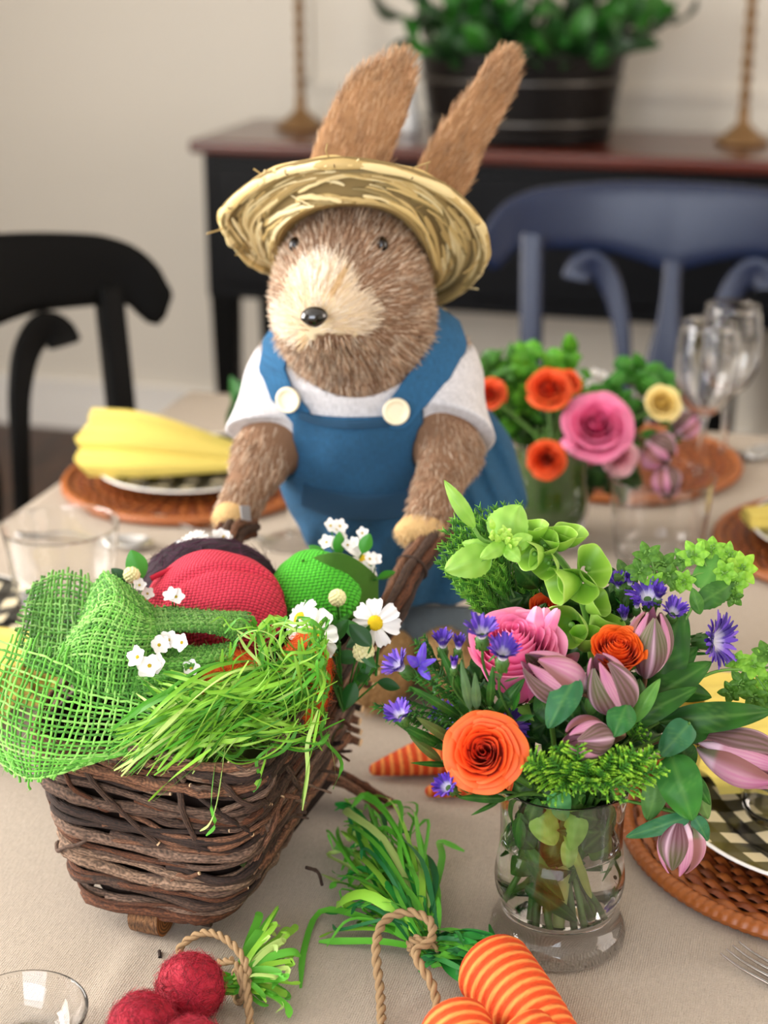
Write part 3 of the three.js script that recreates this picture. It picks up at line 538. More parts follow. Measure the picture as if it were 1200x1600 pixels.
{
  reseed(41);
  const t = thing('carrot_bunch', 'fat striped orange carrots with bright raffia tops and a twine bow, below the vase', 'carrots', on(700, 1560));
  carrot(t, up(on(752, 1556), 0.03), up(on(965, 1775), 0.014), 0.0248);
  carrot(t, up(on(700, 1640), 0.024), up(on(820, 1850), 0.012), 0.0225);
  carrot(t, up(on(800, 1660), 0.0235), up(on(1010, 1830), 0.01), 0.021);
  const tie = up(on(668, 1516), 0.016), A1 = up(on(752, 1556), 0.03);
  // dense sheaf between the tie and the carrots
  part(t, 'raffia_stalk', tangle(Array.from({ length: 46 }, () => { const e = A1.clone().add(V(sym(0.016), sym(0.014), sym(0.012))); return [tie.clone().add(V(sym(0.01), sym(0.009), sym(0.012))), tie.clone().lerp(e, 0.55).add(V(sym(0.008), rnd(0.01), sym(0.008))), e]; }), () => rnd(0.003, 0.007), [GREEN.deep, GREEN.mid, GREEN.deep, GREEN.dark]), M.raffia, 'deep green raffia sheaf', 'stuff');
  const reach = (i) => { const a = rnd(), x = rnd() < 0.75 ? rnd(520, 670) : rnd(500, 600), y = lerp(1310, 1470, rnd() ** 1.3) + Math.max(0, 560 - x) * 0.5; return up(on(x, y), rnd(0.004, 0.042) * (x > 540 ? 1 : 0.5)); };
  for (let i = 0; i < 110; i++) {
    const e = reach(i), m = tie.clone().lerp(e, 0.5).add(V(sym(0.012), rnd(0.004, 0.022), sym(0.01))), k = e.clone().add(V(sym(0.014), -rnd(0.012), sym(0.014)));
    k.y = Math.max(k.y, TABLE + 0.0055); e.y = Math.max(e.y, TABLE + 0.0055);
    part(t, 'raffia_leaf', tangle([[tie.clone().add(V(sym(0.009), sym(0.008), sym(0.009))), m, e, k]], () => rnd(0.002, i % 4 ? 0.005 : 0.0085), i % 5 ? [GREEN.lime, GREEN.mid, GREEN.mid, GREEN.deep] : [GREEN.pale, GREEN.lime, GREEN.dark], { twist: 2 }), M.raffia);
  }
  for (const q of [[[668, 1516, .016], [600, 1495, .012], [545, 1482, .006], [498, 1477, .003]], [[668, 1516, .016], [560, 1470, .02], [500, 1440, .008], [475, 1490, .003], [470, 1550, .003]], [[660, 1500, .02], [690, 1400, .03], [690, 1352, .02], [725, 1356, .014]], [[660, 1500, .02], [600, 1400, .035], [540, 1302, .03]], [[740, 1560, .02], [770, 1520, .02], [764, 1484, .02]], [[700, 1540, .02], [730, 1500, .012], [785, 1490, .008]]])
    part(t, 'raffia_leaf', tangle([q.map(([x, y, h]) => up(on(x, y), h))], 0.005, [GREEN.mid, GREEN.lime, GREEN.deep], { twist: 0.8 }), M.raffia);
  part(t, 'twine_bow', merge([twineGeo([[598, 1640, .004], [594, 1560, .012], [588, 1500, .03], [604, 1466, .036], [640, 1458, .04], [672, 1474, .04], [672, 1500, .036], [650, 1514, .034], [652, 1528, .032], [676, 1562, .022], [690, 1640, .004]].map(([x, y, h]) => up(on(x, y + h * 1200), h)), 0.003), twineGeo(Array.from({ length: 16 }, (_, k) => tie.clone().add(V(-0.012 * Math.cos(k * 0.86), Math.cos(k * 0.86) * 0.006 + Math.sin(k * .86) * 0.014, 0.01 * Math.sin(k * 0.86) + k * 0.0004))), 0.0024)]), M.twine);
}
{
  const t = thing('carrot_bunch', 'three small striped carrots lying between the wicker barrow and the orange rose', 'carrots', on(650, 1215));
  carrot(t, up(on(716, 1205), 0.021), up(on(577, 1219), 0.0085), 0.0185);
  carrot(t, up(on(760, 1212), 0.021), up(on(628, 1214), 0.016), 0.016);
  carrot(t, up(on(790, 1236), 0.018), up(on(664, 1252), 0.0075), 0.0165);
}
/* ------------------------------------------------ the twig wheelbarrow and what it holds ------------------------------------------------ */
M.bark = [0x6e5647, 0x856b5a, 0x553f32, 0x8c6248, 0x6b4026, 0x3c2a21, 0x9a7e68].map((c) => std(c, { roughness: 0.88, map: tex(64, 128, (x, y) => { const k = 0.8 + 0.35 * tileNoise(x, y, 3, c % 17) + 0.15 * Math.sin(x * 50 + 4 * tileNoise(x, y, 1)); return [k, k * 0.98, k * 0.96]; }, true, 1, 22), bumpMap: rep(T.grain, 1, 14), bumpScale: 0.0005 }));
M.cut = std(0xd9b98f, { roughness: 0.9 });
const BO = V(-0.158, TABLE, -0.948), BYAW = -20 * Math.PI / 180;
const barrow = thing('wheelbarrow', 'rustic toy wheelbarrow woven from brown twigs with a small log wheel', 'wheelbarrow', BO);
base.set(barrow, V()); barrow.rotation.y = BYAW;
const BL = (p) => p.clone().sub(BO).applyAxisAngle(V(0, 1, 0), -BYAW), BWd = (p) => p.clone().applyAxisAngle(V(0, 1, 0), BYAW).add(BO);
{
  reseed(51);
  const Y0 = 0.025, D = 0.215, half = (h) => lerp(0.05, 0.084, clamp(h, 0, 1) ** 0.42), rim = (z) => lerp(0.142, 0.166, clamp(-z / D, 0, 1));
  // perimeter at level h (0 floor, 1 rim): s from -1 (back left) by 0 (middle of the front) to 1 (back right)
  const around = (s, h) => {
    const w = half(h), r = 0.026, zf = 0.004 + 0.008 * h, k = Math.abs(s), sg = Math.sign(s) || 1, front = w - r, arc = r * Math.PI / 2, side = D - r, L = front + arc + side, q = k * L;
    let x, z;
    if (q < front) { x = q; z = zf; } else if (q < front + arc) { const a = (q - front) / r; x = front + Math.sin(a) * r; z = zf - r + Math.cos(a) * r; } else { x = w - 0.012 * (q - front - arc) / side * (1 - h); z = zf - r - (q - front - arc); }
    const bend = 0.002 * (1 - Math.min(1, k * 2.2)) * (1 - h);
    return V(sg * x, Y0 + h * (rim(z) - Y0) - bend, z + 0.006 * Math.cos(s * 2) * (1 - h));
  };
  const twig = (pts, r, ends = 0) => {
    const k = rnd(6), jit = pts.map((p, i) => p.clone().add(V(sym(0.0016), sym(0.0018) + 0.0022 * Math.sin(i * 0.9 + k), sym(0.0016))));
    const g = tube(jit, (t, a) => r * (1.08 - 0.25 * t + 0.06 * Math.sin(t * 23 + k) + 0.05 * Math.sin(a * 3 + k) + (Math.abs(Math.sin(t * 7 + k)) > 0.985 ? 0.22 : 0)), { seg: Math.max(10, pts.length * 4), rad: 7 });
    const m = piece(barrow, 'twig', g, M.bark[Math.floor(rnd(M.bark.length))]);
    if (ends) { const n = jit.length, e = jit[n - 1], d = e.clone().sub(jit[n - 2]).normalize(); piece(m, 'cut_end', place(new THREE.CylinderGeometry(r * 0.78, r * 0.8, 0.0012, 10), e.clone().addScaledVector(d, 0.0004), d), M.cut); }
    return m;
  };
  const run = (s0, s1, h0, h1, out, n = 9) => Array.from({ length: n }, (_, i) => { const t = i / (n - 1), s = lerp(s0, s1, t), h = lerp(h0, h1, t), p = around(s, h); const c = V(0, p.y, -0.08), o = p.clone().sub(c).setY(0).normalize(); return p.addScaledVector(o, out * (0.4 + 0.6 * Math.sin(Math.PI * t))); });
  const SF = 0.33;   // share of the half perimeter that is the front
  for (let j = 0; j < 17; j++) {   // front courses
    const h = j / 16, thick = [0.0042, 0.0022, 0.0033, 0.0019, 0.0045, 0.0026, 0.002][j % 7];
    twig(run(-SF - rnd(0.05), SF + rnd(0.02), h + sym(0.012), h + sym(0.012), rnd(0.001, 0.004)), thick, j % 2);
    if (j % 2) twig(run(-SF + rnd(0.05), SF * rnd(0.4, 1), h + sym(0.04), h + sym(0.03), rnd(0.003, 0.006)), rnd(0.0013, 0.002), 1);
    twig(run(rnd(-0.1, 0.12), 0.62 + sym(0.1), h + sym(0.02), h + sym(0.02), rnd(0.001, 0.004), 11), rnd(0.0018, 0.0034));
  }
  for (let j = 0; j < 26; j++) {   // courses of the two long sides and the back
    const h = j / 25;
    twig(run(SF - rnd(0.02), 1, h + sym(0.02), h + sym(0.02), rnd(0, 0.004), 10), rnd(0.002, 0.0042), 0);
    if (j % 2 === 0) twig(run(SF * 0.98, rnd(0.6, 0.95), h + sym(0.03), h + sym(0.03), rnd(0.003, 0.006), 8), rnd(0.0014, 0.0028));
    if (j % 2) twig(run(-SF, -1, h + sym(0.02), h + sym(0.02), rnd(0, 0.004), 9), rnd(0.002, 0.004));
    if (j % 2) { const A = around(-1, h), B = around(1, h); twig([A, A.clone().lerp(B, 0.35).add(V(0, sym(0.002), -0.004)), A.clone().lerp(B, 0.7).add(V(0, sym(0.002), -0.004)), B.clone().add(V(rnd(0.004, 0.016), sym(0.006), -0.004))], rnd(0.002, 0.004), 1); }
  }
  for (const [s0, h0, s1, h1, r] of [[-0.16, 0.93, 0.06, 0.5, 0.0021], [-0.2, 0.85, -0.05, 0.62, 0.0015], [0.1, 0.95, 0.16, 0.45, 0.0022], [0.2, 0.98, 0.33, 0.7, 0.0019], [0.14, 0.88, 0.28, 0.58, 0.0017], [-0.3, 0.2, -0.12, 0.42, 0.0016], [0.02, 0.18, 0.16, 0.34, 0.0016], [-0.34, 0.95, -0.3, 0.3, 0.0014], [0.3, 0.3, 0.42, 0.62, 0.0019], [0.4, 0.9, 0.55, 0.4, 0.0018], [0.2, 0.72, 0.37, 0.9, 0.002]])
    twig(run(s0, s1, h0, h1, 0.007, 6), r, 1);
  for (let k = 0; k < 16; k++) { const s = rnd(-0.32, 0.34), h = rnd(0.85, 1); twig(run(s, s + rnd(-0.3, 0.3), h, h + rnd(-0.05, 0.07), rnd(0.002, 0.008), 6), rnd(0.001, 0.0022), 1); }
  for (let k = 0; k < 20; k++) { const s = rnd(0.4, 0.98), h = rnd(0.1, 1); const p = around(s, h), o = V(rnd(0.5, 1), sym(0.6), sym(0.7)); twig([p, p.clone().addScaledVector(o, rnd(0.004, 0.012)), p.clone().addScaledVector(o, rnd(0.012, 0.026))], rnd(0.0008, 0.0018), 0); }
  twig([[0.086, 0.03, -0.07], [0.09, 0.02, -0.075], [0.092, 0.006, -0.08]].map((q) => V(...q)), 0.0013);
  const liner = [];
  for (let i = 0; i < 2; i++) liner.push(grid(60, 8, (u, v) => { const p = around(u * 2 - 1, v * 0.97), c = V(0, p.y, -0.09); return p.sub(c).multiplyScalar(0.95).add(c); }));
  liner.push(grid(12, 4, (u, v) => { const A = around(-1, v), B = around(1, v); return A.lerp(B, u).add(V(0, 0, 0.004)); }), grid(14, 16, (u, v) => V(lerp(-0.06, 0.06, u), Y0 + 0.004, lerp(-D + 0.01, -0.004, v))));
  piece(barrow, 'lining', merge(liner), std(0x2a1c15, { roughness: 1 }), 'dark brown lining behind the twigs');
  // log wheel under the front
  const wm = std(0x8d6541, { roughness: 0.85, map: rep(M.bark[0].map, 1, 1), bumpMap: rep(T.grain, 2, 2), bumpScale: 0.001 }), wheel = piece(barrow, 'wheel', new THREE.CylinderGeometry(0.0142, 0.0142, 0.022, 36, 1).rotateZ(Math.PI / 2).translate(0.0, 0.0146, 0.001), wm, 'wheel cut from a small log with bark');
  const rings = tex(128, 128, (x, y) => { const r = Math.hypot(x - 0.5, y - 0.5) * 2, k = 0.72 + 0.22 * Math.sin(r * 34 + 2 * NZ(x * 4, y * 4, 1)); return [k, k * 0.8, k * 0.58]; }, true);
  piece(wheel, 'cut_face', new THREE.CircleGeometry(0.014, 36).rotateY(Math.PI / 2).translate(0.0112, 0.0146, 0.001), std(0xb89263, { map: rings, roughness: 0.85 }), 'pale cut face with growth rings');
  piece(barrow, 'axle', tube([V(-0.045, 0.0165, 0.001), V(0.045, 0.0165, 0.001)], 0.003), M.bark[2]);
  // back legs: short twig bundles
  for (const s of [-1, 1]) for (let k = 0; k < 4; k++) twig([V(s * 0.055, 0.03, -D + 0.015 + k * 0.004), V(s * (0.072 + k * 0.002), 0.016 + 0.003 * k, -D + 0.012 + k * 0.005), V(s * (0.098 + sym(0.004)), 0.0055 + 0.0035 * (k % 2), -D + 0.008 + k * 0.006)], 0.0036, 1);
  // handles: twisted bundles held by the paws
  const handle = (pts, label) => {
    const c = new THREE.CatmullRomCurve3(pts), fr = c.computeFrenetFrames(40), parent = piece(barrow, 'handle', tube(pts, 0.006, { seg: 20, rad: 8 }), M.bark[5]);
    for (let k = 0; k < 8; k++) { const q = []; for (let i = 0; i <= 20; i++) { const a = k / 8 * Math.PI * 2 + i * 0.05, f = i * 2; q.push(c.getPointAt(i / 20).addScaledVector(fr.normals[f], Math.cos(a) * 0.0098 + sym(0.0008)).addScaledVector(fr.binormals[f], Math.sin(a) * 0.0085 + sym(0.0008))); } piece(parent, 'twig', tube(q, (t) => 0.0036 * (1 + 0.1 * Math.sin(t * 20 + k)), { seg: 40, rad: 7 }), M.bark[[4, 0, 3, 2, 4, 5, 3, 1][k]]); }
    for (const t of [0.35, 0.66]) piece(parent, 'binding', tube(Array.from({ length: 13 }, (_, i) => { const a = i / 12 * Math.PI * 2, f = Math.round(t * 40); return c.getPointAt(t).addScaledVector(fr.normals[f], Math.cos(a) * 0.0135).addScaledVector(fr.binormals[f], Math.sin(a) * 0.0125); }), 0.0011), M.bark[2]);
  };
  handle([V(0.055, 0.1, -D + 0.01), BL(at(605, 965, 1.135)), BL(at(640, 893, 1.17)), BL(at(672, 846, 1.2)), BL(at(690, 834, 1.225))]);
  handle([V(-0.055, 0.1, -D + 0.01), BL(at(342, 915, 1.165)), BL(at(350, 868, 1.2)), BL(at(362, 830, 1.24)), BL(at(388, 822, 1.262))]);
}
single('twig_fragment', tube([on(249, 1486, TABLE + 0.0022), on(250, 1496, TABLE + 0.0022)], 0.0013), M.bark[5], 'tiny dark twig fragment lying on the cloth between log wheel and radishes', 'twig');
/* stuffed vegetables */
const sackMat = (hex, n, h2) => { const a = C(hex), b = C(h2); return std(0xffffff, { roughness: 0.9, map: rep(tex(256, 256, (x, y, i, j) => { const k = T.coarse.image.data[(j * 256 + i) * 4] / 255, q = mix(b, a, smoothstep(k, 0.25, 0.6)).convertLinearToSRGB(); return [q.r, q.g, q.b]; }, true), n), bumpMap: rep(T.coarse, n), bumpScale: 0.002 }); };
function planarUV(g) { const p = g.attributes.position, uv = g.attributes.uv; for (let i = 0; i < p.count; i++) uv.setXY(i, p.getX(i) * 0.97 + p.getZ(i) * 0.25 + 0.003 * Math.sin(p.getY(i) * 90), p.getY(i) - p.getZ(i) * 0.8 + 0.003 * Math.sin(p.getX(i) * 80)); return g; }   // cloth laid over a form, in metres
function blob(c, r, fn, axis = V(0, 1, 0), n = [72, 48]) {
  const g = new THREE.SphereGeometry(1, n[0], n[1]), p = g.attributes.position, q = V();
  for (let i = 0; i < p.count; i++) { q.fromBufferAttribute(p, i); const k = fn ? fn(q) : 1; p.setXYZ(i, q.x * r.x * k, q.y * r.y * k, q.z * r.z * k); }
  g.applyMatrix4(basisFrom(axis, V(0, 0, -1)).setPosition(c)); 
  const w = mergeVertices(new THREE.BufferGeometry().setAttribute('position', g.attributes.position).setIndex(g.index), 1e-5); w.computeVertexNormals();
  g.computeVertexNormals();
  return g;
}
{
  const c = at(338, 948, 1.075), t = thing('burlap_pepper', 'rounded red burlap vegetable with a raised seam, lying on top of the barrow load', 'vegetable', c.clone().setY(c.y - 0.036));
  part(t, 'body', planarUV(blob(c, V(0.051, 0.04, 0.042), (q) => 1 - 0.07 * Math.exp(-(((q.x * 0.35 + q.z + 0.25) / 0.08) ** 2)) + 0.05 * NZ(q.x * 2, q.y * 2, q.z * 2 + 3) - 0.1 * Math.max(0, q.x) ** 2 * Math.max(0, q.y), V(0.1, 1, 0.15))), sackMat(0xe43a54, 24, 0x860a22));
  const seamP = []; for (let i = 0; i <= 14; i++) { const k = i / 14; seamP.push(at(lerp(234, 405, k), 912 - 46 * Math.sin(Math.PI * (0.18 + k * 0.75)) + 22, 1.062 + 0.012 * Math.sin(k * 3))); }
  part(t, 'seam', tube(seamP.map((p) => p.add(V(0, 0, -0.006))), 0.0022, { seg: 50 }), std(0xb0152f, { roughness: 0.95 }));
}
{
  const c = at(326, 918, 1.115), t = thing('burlap_aubergine', 'dark purple wound vegetable showing as a rim behind the red burlap one', 'vegetable', c.clone().setY(c.y - 0.04));
  const g = blob(c, V(0.052, 0.036, 0.04), (q) => 1 + 0.03 * NZ(q.x * 3, q.y * 3, q.z * 3)), sm = g.clone(), m = part(t, 'body', g, std(0x24081c, { roughness: 0.85 }));
  reseed(61); fibres(m, sm, 1400, 0.016, 0.0003, [C(0x3a1030), C(0x1c0616), C(0x521c40)], 0.1);
}
{
  const c = at(492, 925, 1.105), t = thing('burlap_cabbage', 'bright green burlap cabbage with a darker leaf folded at one side', 'vegetable', c.clone().setY(c.y - 0.035));
  part(t, 'body', planarUV(blob(c, V(0.034, 0.031, 0.032), (q) => 1 + 0.05 * NZ(q.x * 2, q.y * 2, q.z * 2 + 8), V(-0.25, 1, 0.2))), sackMat(0x54cc30, 21, 0x12600c));
  part(t, 'leaf', sheet(20, 20, (u, v) => at(lerp(488, 588, u) - 30 * v * (1 - u), lerp(872, 965, v) - 22 * Math.sin(Math.PI * u) * (1 - v) + 30 * u * (1 - v), 1.1 - 0.016 * Math.sin(Math.PI * u) + 0.02 * u), 0.002), sackMat(0x5a9a22, 4, 0x2f6412), 'darker olive burlap leaf');
  part(t, 'rear_leaf', sheet(20, 16, (u, v) => at(lerp(418, 476, u), lerp(880, 950, v) + 22 * (1 - u) * (1 - v) - 6 * u, 1.095 + 0.012 * Math.sin(Math.PI * u) + 0.01 * (1 - u)), 0.002), sackMat(0x5ab02c, 4, 0x235a12));
}
reseed(71);
for (const [px, py, d, rx, ry, ax, label] of [[474, 1066, 0.995, 0.0185, 0.036, V(0.15, 1, -0.1), 'upright orange sisal carrot under the grass at the barrow\'s handle side'], [355, 1062, 0.985, 0.026, 0.018, V(0.1, 1, 0.1), 'orange sisal carrot lying half buried in grass under the burlap strip']]) {
  const c = at(px, py, d), t = thing('sisal_carrot', label, 'vegetable', c.clone().setY(c.y - ry));
  const g = blob(c, V(rx, ry, rx), (q) => 1 + 0.04 * NZ(q.x * 3, q.y * 3, q.z * 3), ax, [40, 30]), sm = g.clone(), m = part(t, 'body', g, std(0xe0560c, { roughness: 0.85 }));
  fibres(m, sm, 1300, 0.014, 0.00022, [C(0xf06a14), C(0xc9440a), C(0xff8a34), C(0xd9500c)], 0.12);
}
{   // packing that the vegetables sit on
  const pts = [], g = grid(30, 36, (u, v) => { const x = lerp(-0.07, 0.07, u), z = lerp(-0.2, 0.0, v); return BWd(V(x, 0.085 + 0.02 * (1 - v) + 0.01 * NZ(x * 60, z * 60, 2) - 0.02 * Math.abs(u - 0.5) * 2, z)); });
  single('moss_filling', g, std(0x3c4a1c, { roughness: 1 }), 'mossy filling under the vegetables in the wheelbarrow', 'filling');
}
/* open-weave burlap, thread by thread */
{
  reseed(81);
  const t = thing('burlap_lettuce', 'open weave green burlap cloth bunched and draped over the barrow\'s corner', 'burlap', on(110, 1240)); 
  t.position.y = TABLE; base.set(t, t.position.clone());
  const cols = [C(0x7cc64e), C(0x62ac3a), C(0x98d468), C(0x4f9030)], mats = phys(0xffffff, { vertexColors: true, roughness: 0.9, transmission: 0.1, side: THREE.DoubleSide });
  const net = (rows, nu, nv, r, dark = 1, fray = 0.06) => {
    const S = patch(rows.map((q) => q.map(([x, y, d]) => at(x, y, d)))), ext = (u, v) => { const p = S(u, v); const eu = u < 0 ? u : u > 1 ? u - 1 : 0, ev = v < 0 ? v : v > 1 ? v - 1 : 0; if (eu) p.addScaledVector(S(u < 0.5 ? 0.04 : 1, v).sub(S(u < 0.5 ? 0 : 0.96, v)), eu / 0.04); if (ev) p.addScaledVector(S(u, v < 0.5 ? 0.04 : 1).sub(S(u, v < 0.5 ? 0 : 0.96)), ev / 0.04); return p; };
    const nrm = (u, v) => { const e = 0.02, a = S(Math.min(1, u + e), v).sub(S(Math.max(0, u - e), v)), b = S(u, Math.min(1, v + e)).sub(S(u, Math.max(0, v - e))); return a.cross(b).normalize(); }, list = [];
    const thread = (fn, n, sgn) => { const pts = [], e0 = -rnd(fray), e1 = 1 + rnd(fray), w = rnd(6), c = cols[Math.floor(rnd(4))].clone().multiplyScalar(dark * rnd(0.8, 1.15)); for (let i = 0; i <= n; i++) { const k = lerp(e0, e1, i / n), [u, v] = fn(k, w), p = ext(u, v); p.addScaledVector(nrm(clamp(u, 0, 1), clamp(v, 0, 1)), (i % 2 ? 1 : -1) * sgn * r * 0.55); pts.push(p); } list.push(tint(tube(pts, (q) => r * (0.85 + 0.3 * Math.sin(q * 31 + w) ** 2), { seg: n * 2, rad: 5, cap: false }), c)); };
    for (let j = 0; j <= nv; j++) thread((k, w) => [k, clamp((j + sym(0.12) + 0.2 * Math.sin(k * 5 + w)) / nv, 0, 1)], nu, j % 2 ? 1 : -1);
    for (let i = 0; i <= nu; i++) thread((k, w) => [clamp((i + sym(0.12) + 0.2 * Math.sin(k * 6 + w)) / nu, 0, 1), k], nv, i % 2 ? -1 : 1);
    const fz = merge(list), leaf = part(t, 'burlap_leaf', fz.clone(), mats, null, 'stuff');
    bristles(leaf, 'frayed_fibres', sampleSurface(fz, Math.round(nu * nv * 1.1)).map(({ p, n }) => ({ p, dir: n.clone().addScaledVector(V(sym(1), sym(1), sym(1)), 1.3).normalize(), len: rnd(0.002, 0.006), r: 0.00016, color: cols[Math.floor(rnd(4))].clone().multiplyScalar(dark * rnd(0.8, 1.3)) })), std(0xffffff, { roughness: 0.8 }));
    return leaf;
  };
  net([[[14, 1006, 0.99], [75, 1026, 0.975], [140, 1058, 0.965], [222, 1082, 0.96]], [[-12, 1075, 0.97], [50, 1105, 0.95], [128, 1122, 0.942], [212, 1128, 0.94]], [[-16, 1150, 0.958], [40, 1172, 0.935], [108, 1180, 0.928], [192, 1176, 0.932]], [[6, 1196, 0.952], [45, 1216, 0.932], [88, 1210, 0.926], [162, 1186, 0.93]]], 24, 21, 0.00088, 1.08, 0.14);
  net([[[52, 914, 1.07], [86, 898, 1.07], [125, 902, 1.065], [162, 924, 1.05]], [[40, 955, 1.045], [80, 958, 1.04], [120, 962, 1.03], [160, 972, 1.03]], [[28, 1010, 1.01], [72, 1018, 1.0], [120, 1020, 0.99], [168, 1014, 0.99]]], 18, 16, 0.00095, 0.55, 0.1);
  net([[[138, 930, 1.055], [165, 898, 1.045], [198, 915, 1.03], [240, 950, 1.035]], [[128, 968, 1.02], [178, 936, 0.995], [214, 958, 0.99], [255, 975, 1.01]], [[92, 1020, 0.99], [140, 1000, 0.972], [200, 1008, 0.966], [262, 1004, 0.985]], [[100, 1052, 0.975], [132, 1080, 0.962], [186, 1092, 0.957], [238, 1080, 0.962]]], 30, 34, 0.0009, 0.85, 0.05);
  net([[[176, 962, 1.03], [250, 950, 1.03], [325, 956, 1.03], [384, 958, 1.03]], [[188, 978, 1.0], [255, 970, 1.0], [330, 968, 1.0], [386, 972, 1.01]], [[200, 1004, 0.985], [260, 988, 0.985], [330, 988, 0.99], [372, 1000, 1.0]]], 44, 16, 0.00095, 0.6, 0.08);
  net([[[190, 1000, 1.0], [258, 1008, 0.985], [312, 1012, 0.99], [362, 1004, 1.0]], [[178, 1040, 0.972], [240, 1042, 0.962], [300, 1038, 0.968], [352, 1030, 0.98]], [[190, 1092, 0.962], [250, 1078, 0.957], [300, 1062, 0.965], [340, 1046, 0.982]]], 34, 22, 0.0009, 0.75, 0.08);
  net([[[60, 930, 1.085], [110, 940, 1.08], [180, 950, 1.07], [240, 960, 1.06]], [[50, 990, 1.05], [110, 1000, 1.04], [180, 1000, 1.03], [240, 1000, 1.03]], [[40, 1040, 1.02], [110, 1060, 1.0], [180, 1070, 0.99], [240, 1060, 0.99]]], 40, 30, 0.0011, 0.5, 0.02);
}
/* raffia grass */
{
  reseed(91);
  const paths = [];
  for (let i = 0; i < 150; i++) { const s = [rnd(380, 515), rnd(1030, 1120)], e = [rnd(166, 340), rnd(1135, 1215)], k = rnd(); paths.push([at(s[0], s[1], 0.985), at(lerp(s[0], e[0], 0.35), lerp(s[1], e[1], 0.3) - rnd(30), rnd(0.94, 0.965)), at(lerp(s[0], e[0], 0.72), lerp(s[1], e[1], 0.62) - rnd(15), rnd(0.918, 0.94)), at(e[0], e[1], rnd(0.912, 0.93))]); }
  for (let i = 0; i < 120; i++) { const s = [rnd(390, 516), rnd(985, 1150)]; let q = [s[0], s[1], rnd(0.95, 0.985)], a = rnd(6.3); const p = []; for (let k = 0; k < 5; k++) { p.push(at(q[0] > 515 ? 1030 - q[0] - rnd(25) : Math.max(330, q[0]), clamp(q[1], 990 - rnd(30), 1150 + rnd(30)), q[2])); a += sym(0.9); q = [q[0] + Math.cos(a) * 28, q[1] + Math.sin(a) * 30, clamp(q[2] + sym(0.012), 0.935, 0.985)]; } paths.push(p); }
  for (let i = 0; i < 70; i++) { const s = [rnd(205, 330), rnd(1045, 1110)]; paths.push([at(s[0], s[1], rnd(0.95, 0.97)), at(s[0] + rnd(30, 80), s[1] + rnd(10, 40), rnd(0.93, 0.95)), at(s[0] + rnd(60, 170), s[1] + rnd(20, 90), rnd(0.925, 0.945)), at(s[0] + rnd(120, 220), s[1] + sym(50) + 20, rnd(0.935, 0.96))]); }
  for (let i = 0; i < 26; i++) { const x = rnd(180, 470), y = rnd(1135, 1165); paths.push([at(x, y, 0.93), at(x + rnd(30, 60), y + rnd(-4, 14), 0.922), at(Math.min(515, x + rnd(80, 130)), y - rnd(0, 22), 0.93)]); }
  for (const q of [[[500, 1110, .94], [490, 1160, .925], [478, 1210, .925], [470, 1262, .93]], [[500, 1110, .94], [512, 1150, .94], [522, 1190, .945], [526, 1232, .95]], [[420, 1160, .925], [412, 1195, .918], [398, 1228, .918], [372, 1252, .918]], [[330, 1170, .915], [270, 1215, .905], [232, 1252, .905]], [[340, 1160, .915], [330, 1260, .905], [336, 1290, .905], [322, 1306, .905]], [[470, 1130, .93], [440, 1175, .92], [380, 1188, .915], [340, 1180, .915]], [[400, 1110, .94], [470, 1075, .945], [498, 1050, .955], [515, 1062, .955]], [[370, 985, 1.0], [400, 1000, .985], [440, 985, .985]], [[395, 1010, .99], [420, 975, .99], [448, 968, .985]]]) { paths.push(q.map((c) => at(...c))); paths.push(q.map(([x, y, d]) => at(x + sym(12), y + sym(8), d))); }
  const g = tangle(paths, () => rnd(0.0009, 0.0034), [GREEN.lime, GREEN.lime, GREEN.pale, GREEN.mid, C(0x7cbc2c), C(0xa4d84a), C(0x4f9a22)], { twist: 3, seg: 16 });
  single('raffia_grass', g, M.raffia, 'shredded lime green raffia spilling over the wicker barrow\'s front edge', 'raffia', null, 'stuff');
}
/* white flowers tucked into the barrow */
M.white = phys(0xf6f4f2, { roughness: 0.7, transmission: 0.12, side: THREE.DoubleSide });
M.pollen = std(0xf2cf14, { roughness: 0.85, bumpMap: rep(T.coarse, 1), bumpScale: 0.0006 });
M.leaf = [0x2f7d22, 0x226421, 0x3f9428, 0x184d1d].map((c) => phys(c, { roughness: 0.5, transmission: 0.12, side: THREE.DoubleSide }));
const DAISY_PETAL = grid(6, 10, (u, v) => { const s = (u - 0.5) * 2, w = 0.0058 * (0.25 + 0.75 * Math.sin(Math.min(1, v * 1.1) * Math.PI / 2) ** 1.3) * (v > 0.86 ? 1 - 0.32 * ((v - 0.86) / 0.14) ** 2 : 1), tip = v * 0.0185 * (1 - 0.07 * Math.abs(Math.sin(s * 3.1)) * (v > 0.9 ? 1 : 0)); return V(s * w, 0.0016 * Math.sin(v * 3) - 0.003 * v * v + 0.0008 * Math.cos(s * 6), -tip); });
const LEAF = (w, l, cup = 0.3, arch = 0.2) => grid(6, 12, (u, v) => { const k = Math.sin(Math.PI * Math.min(1, v * 0.985 + 0.012)) ** 0.75 * (1 - 0.25 * v), s = (u - 0.5) * 2; return V(s * w * k, l * v, -Math.abs(s) * w * cup * k - arch * l * v * v); });
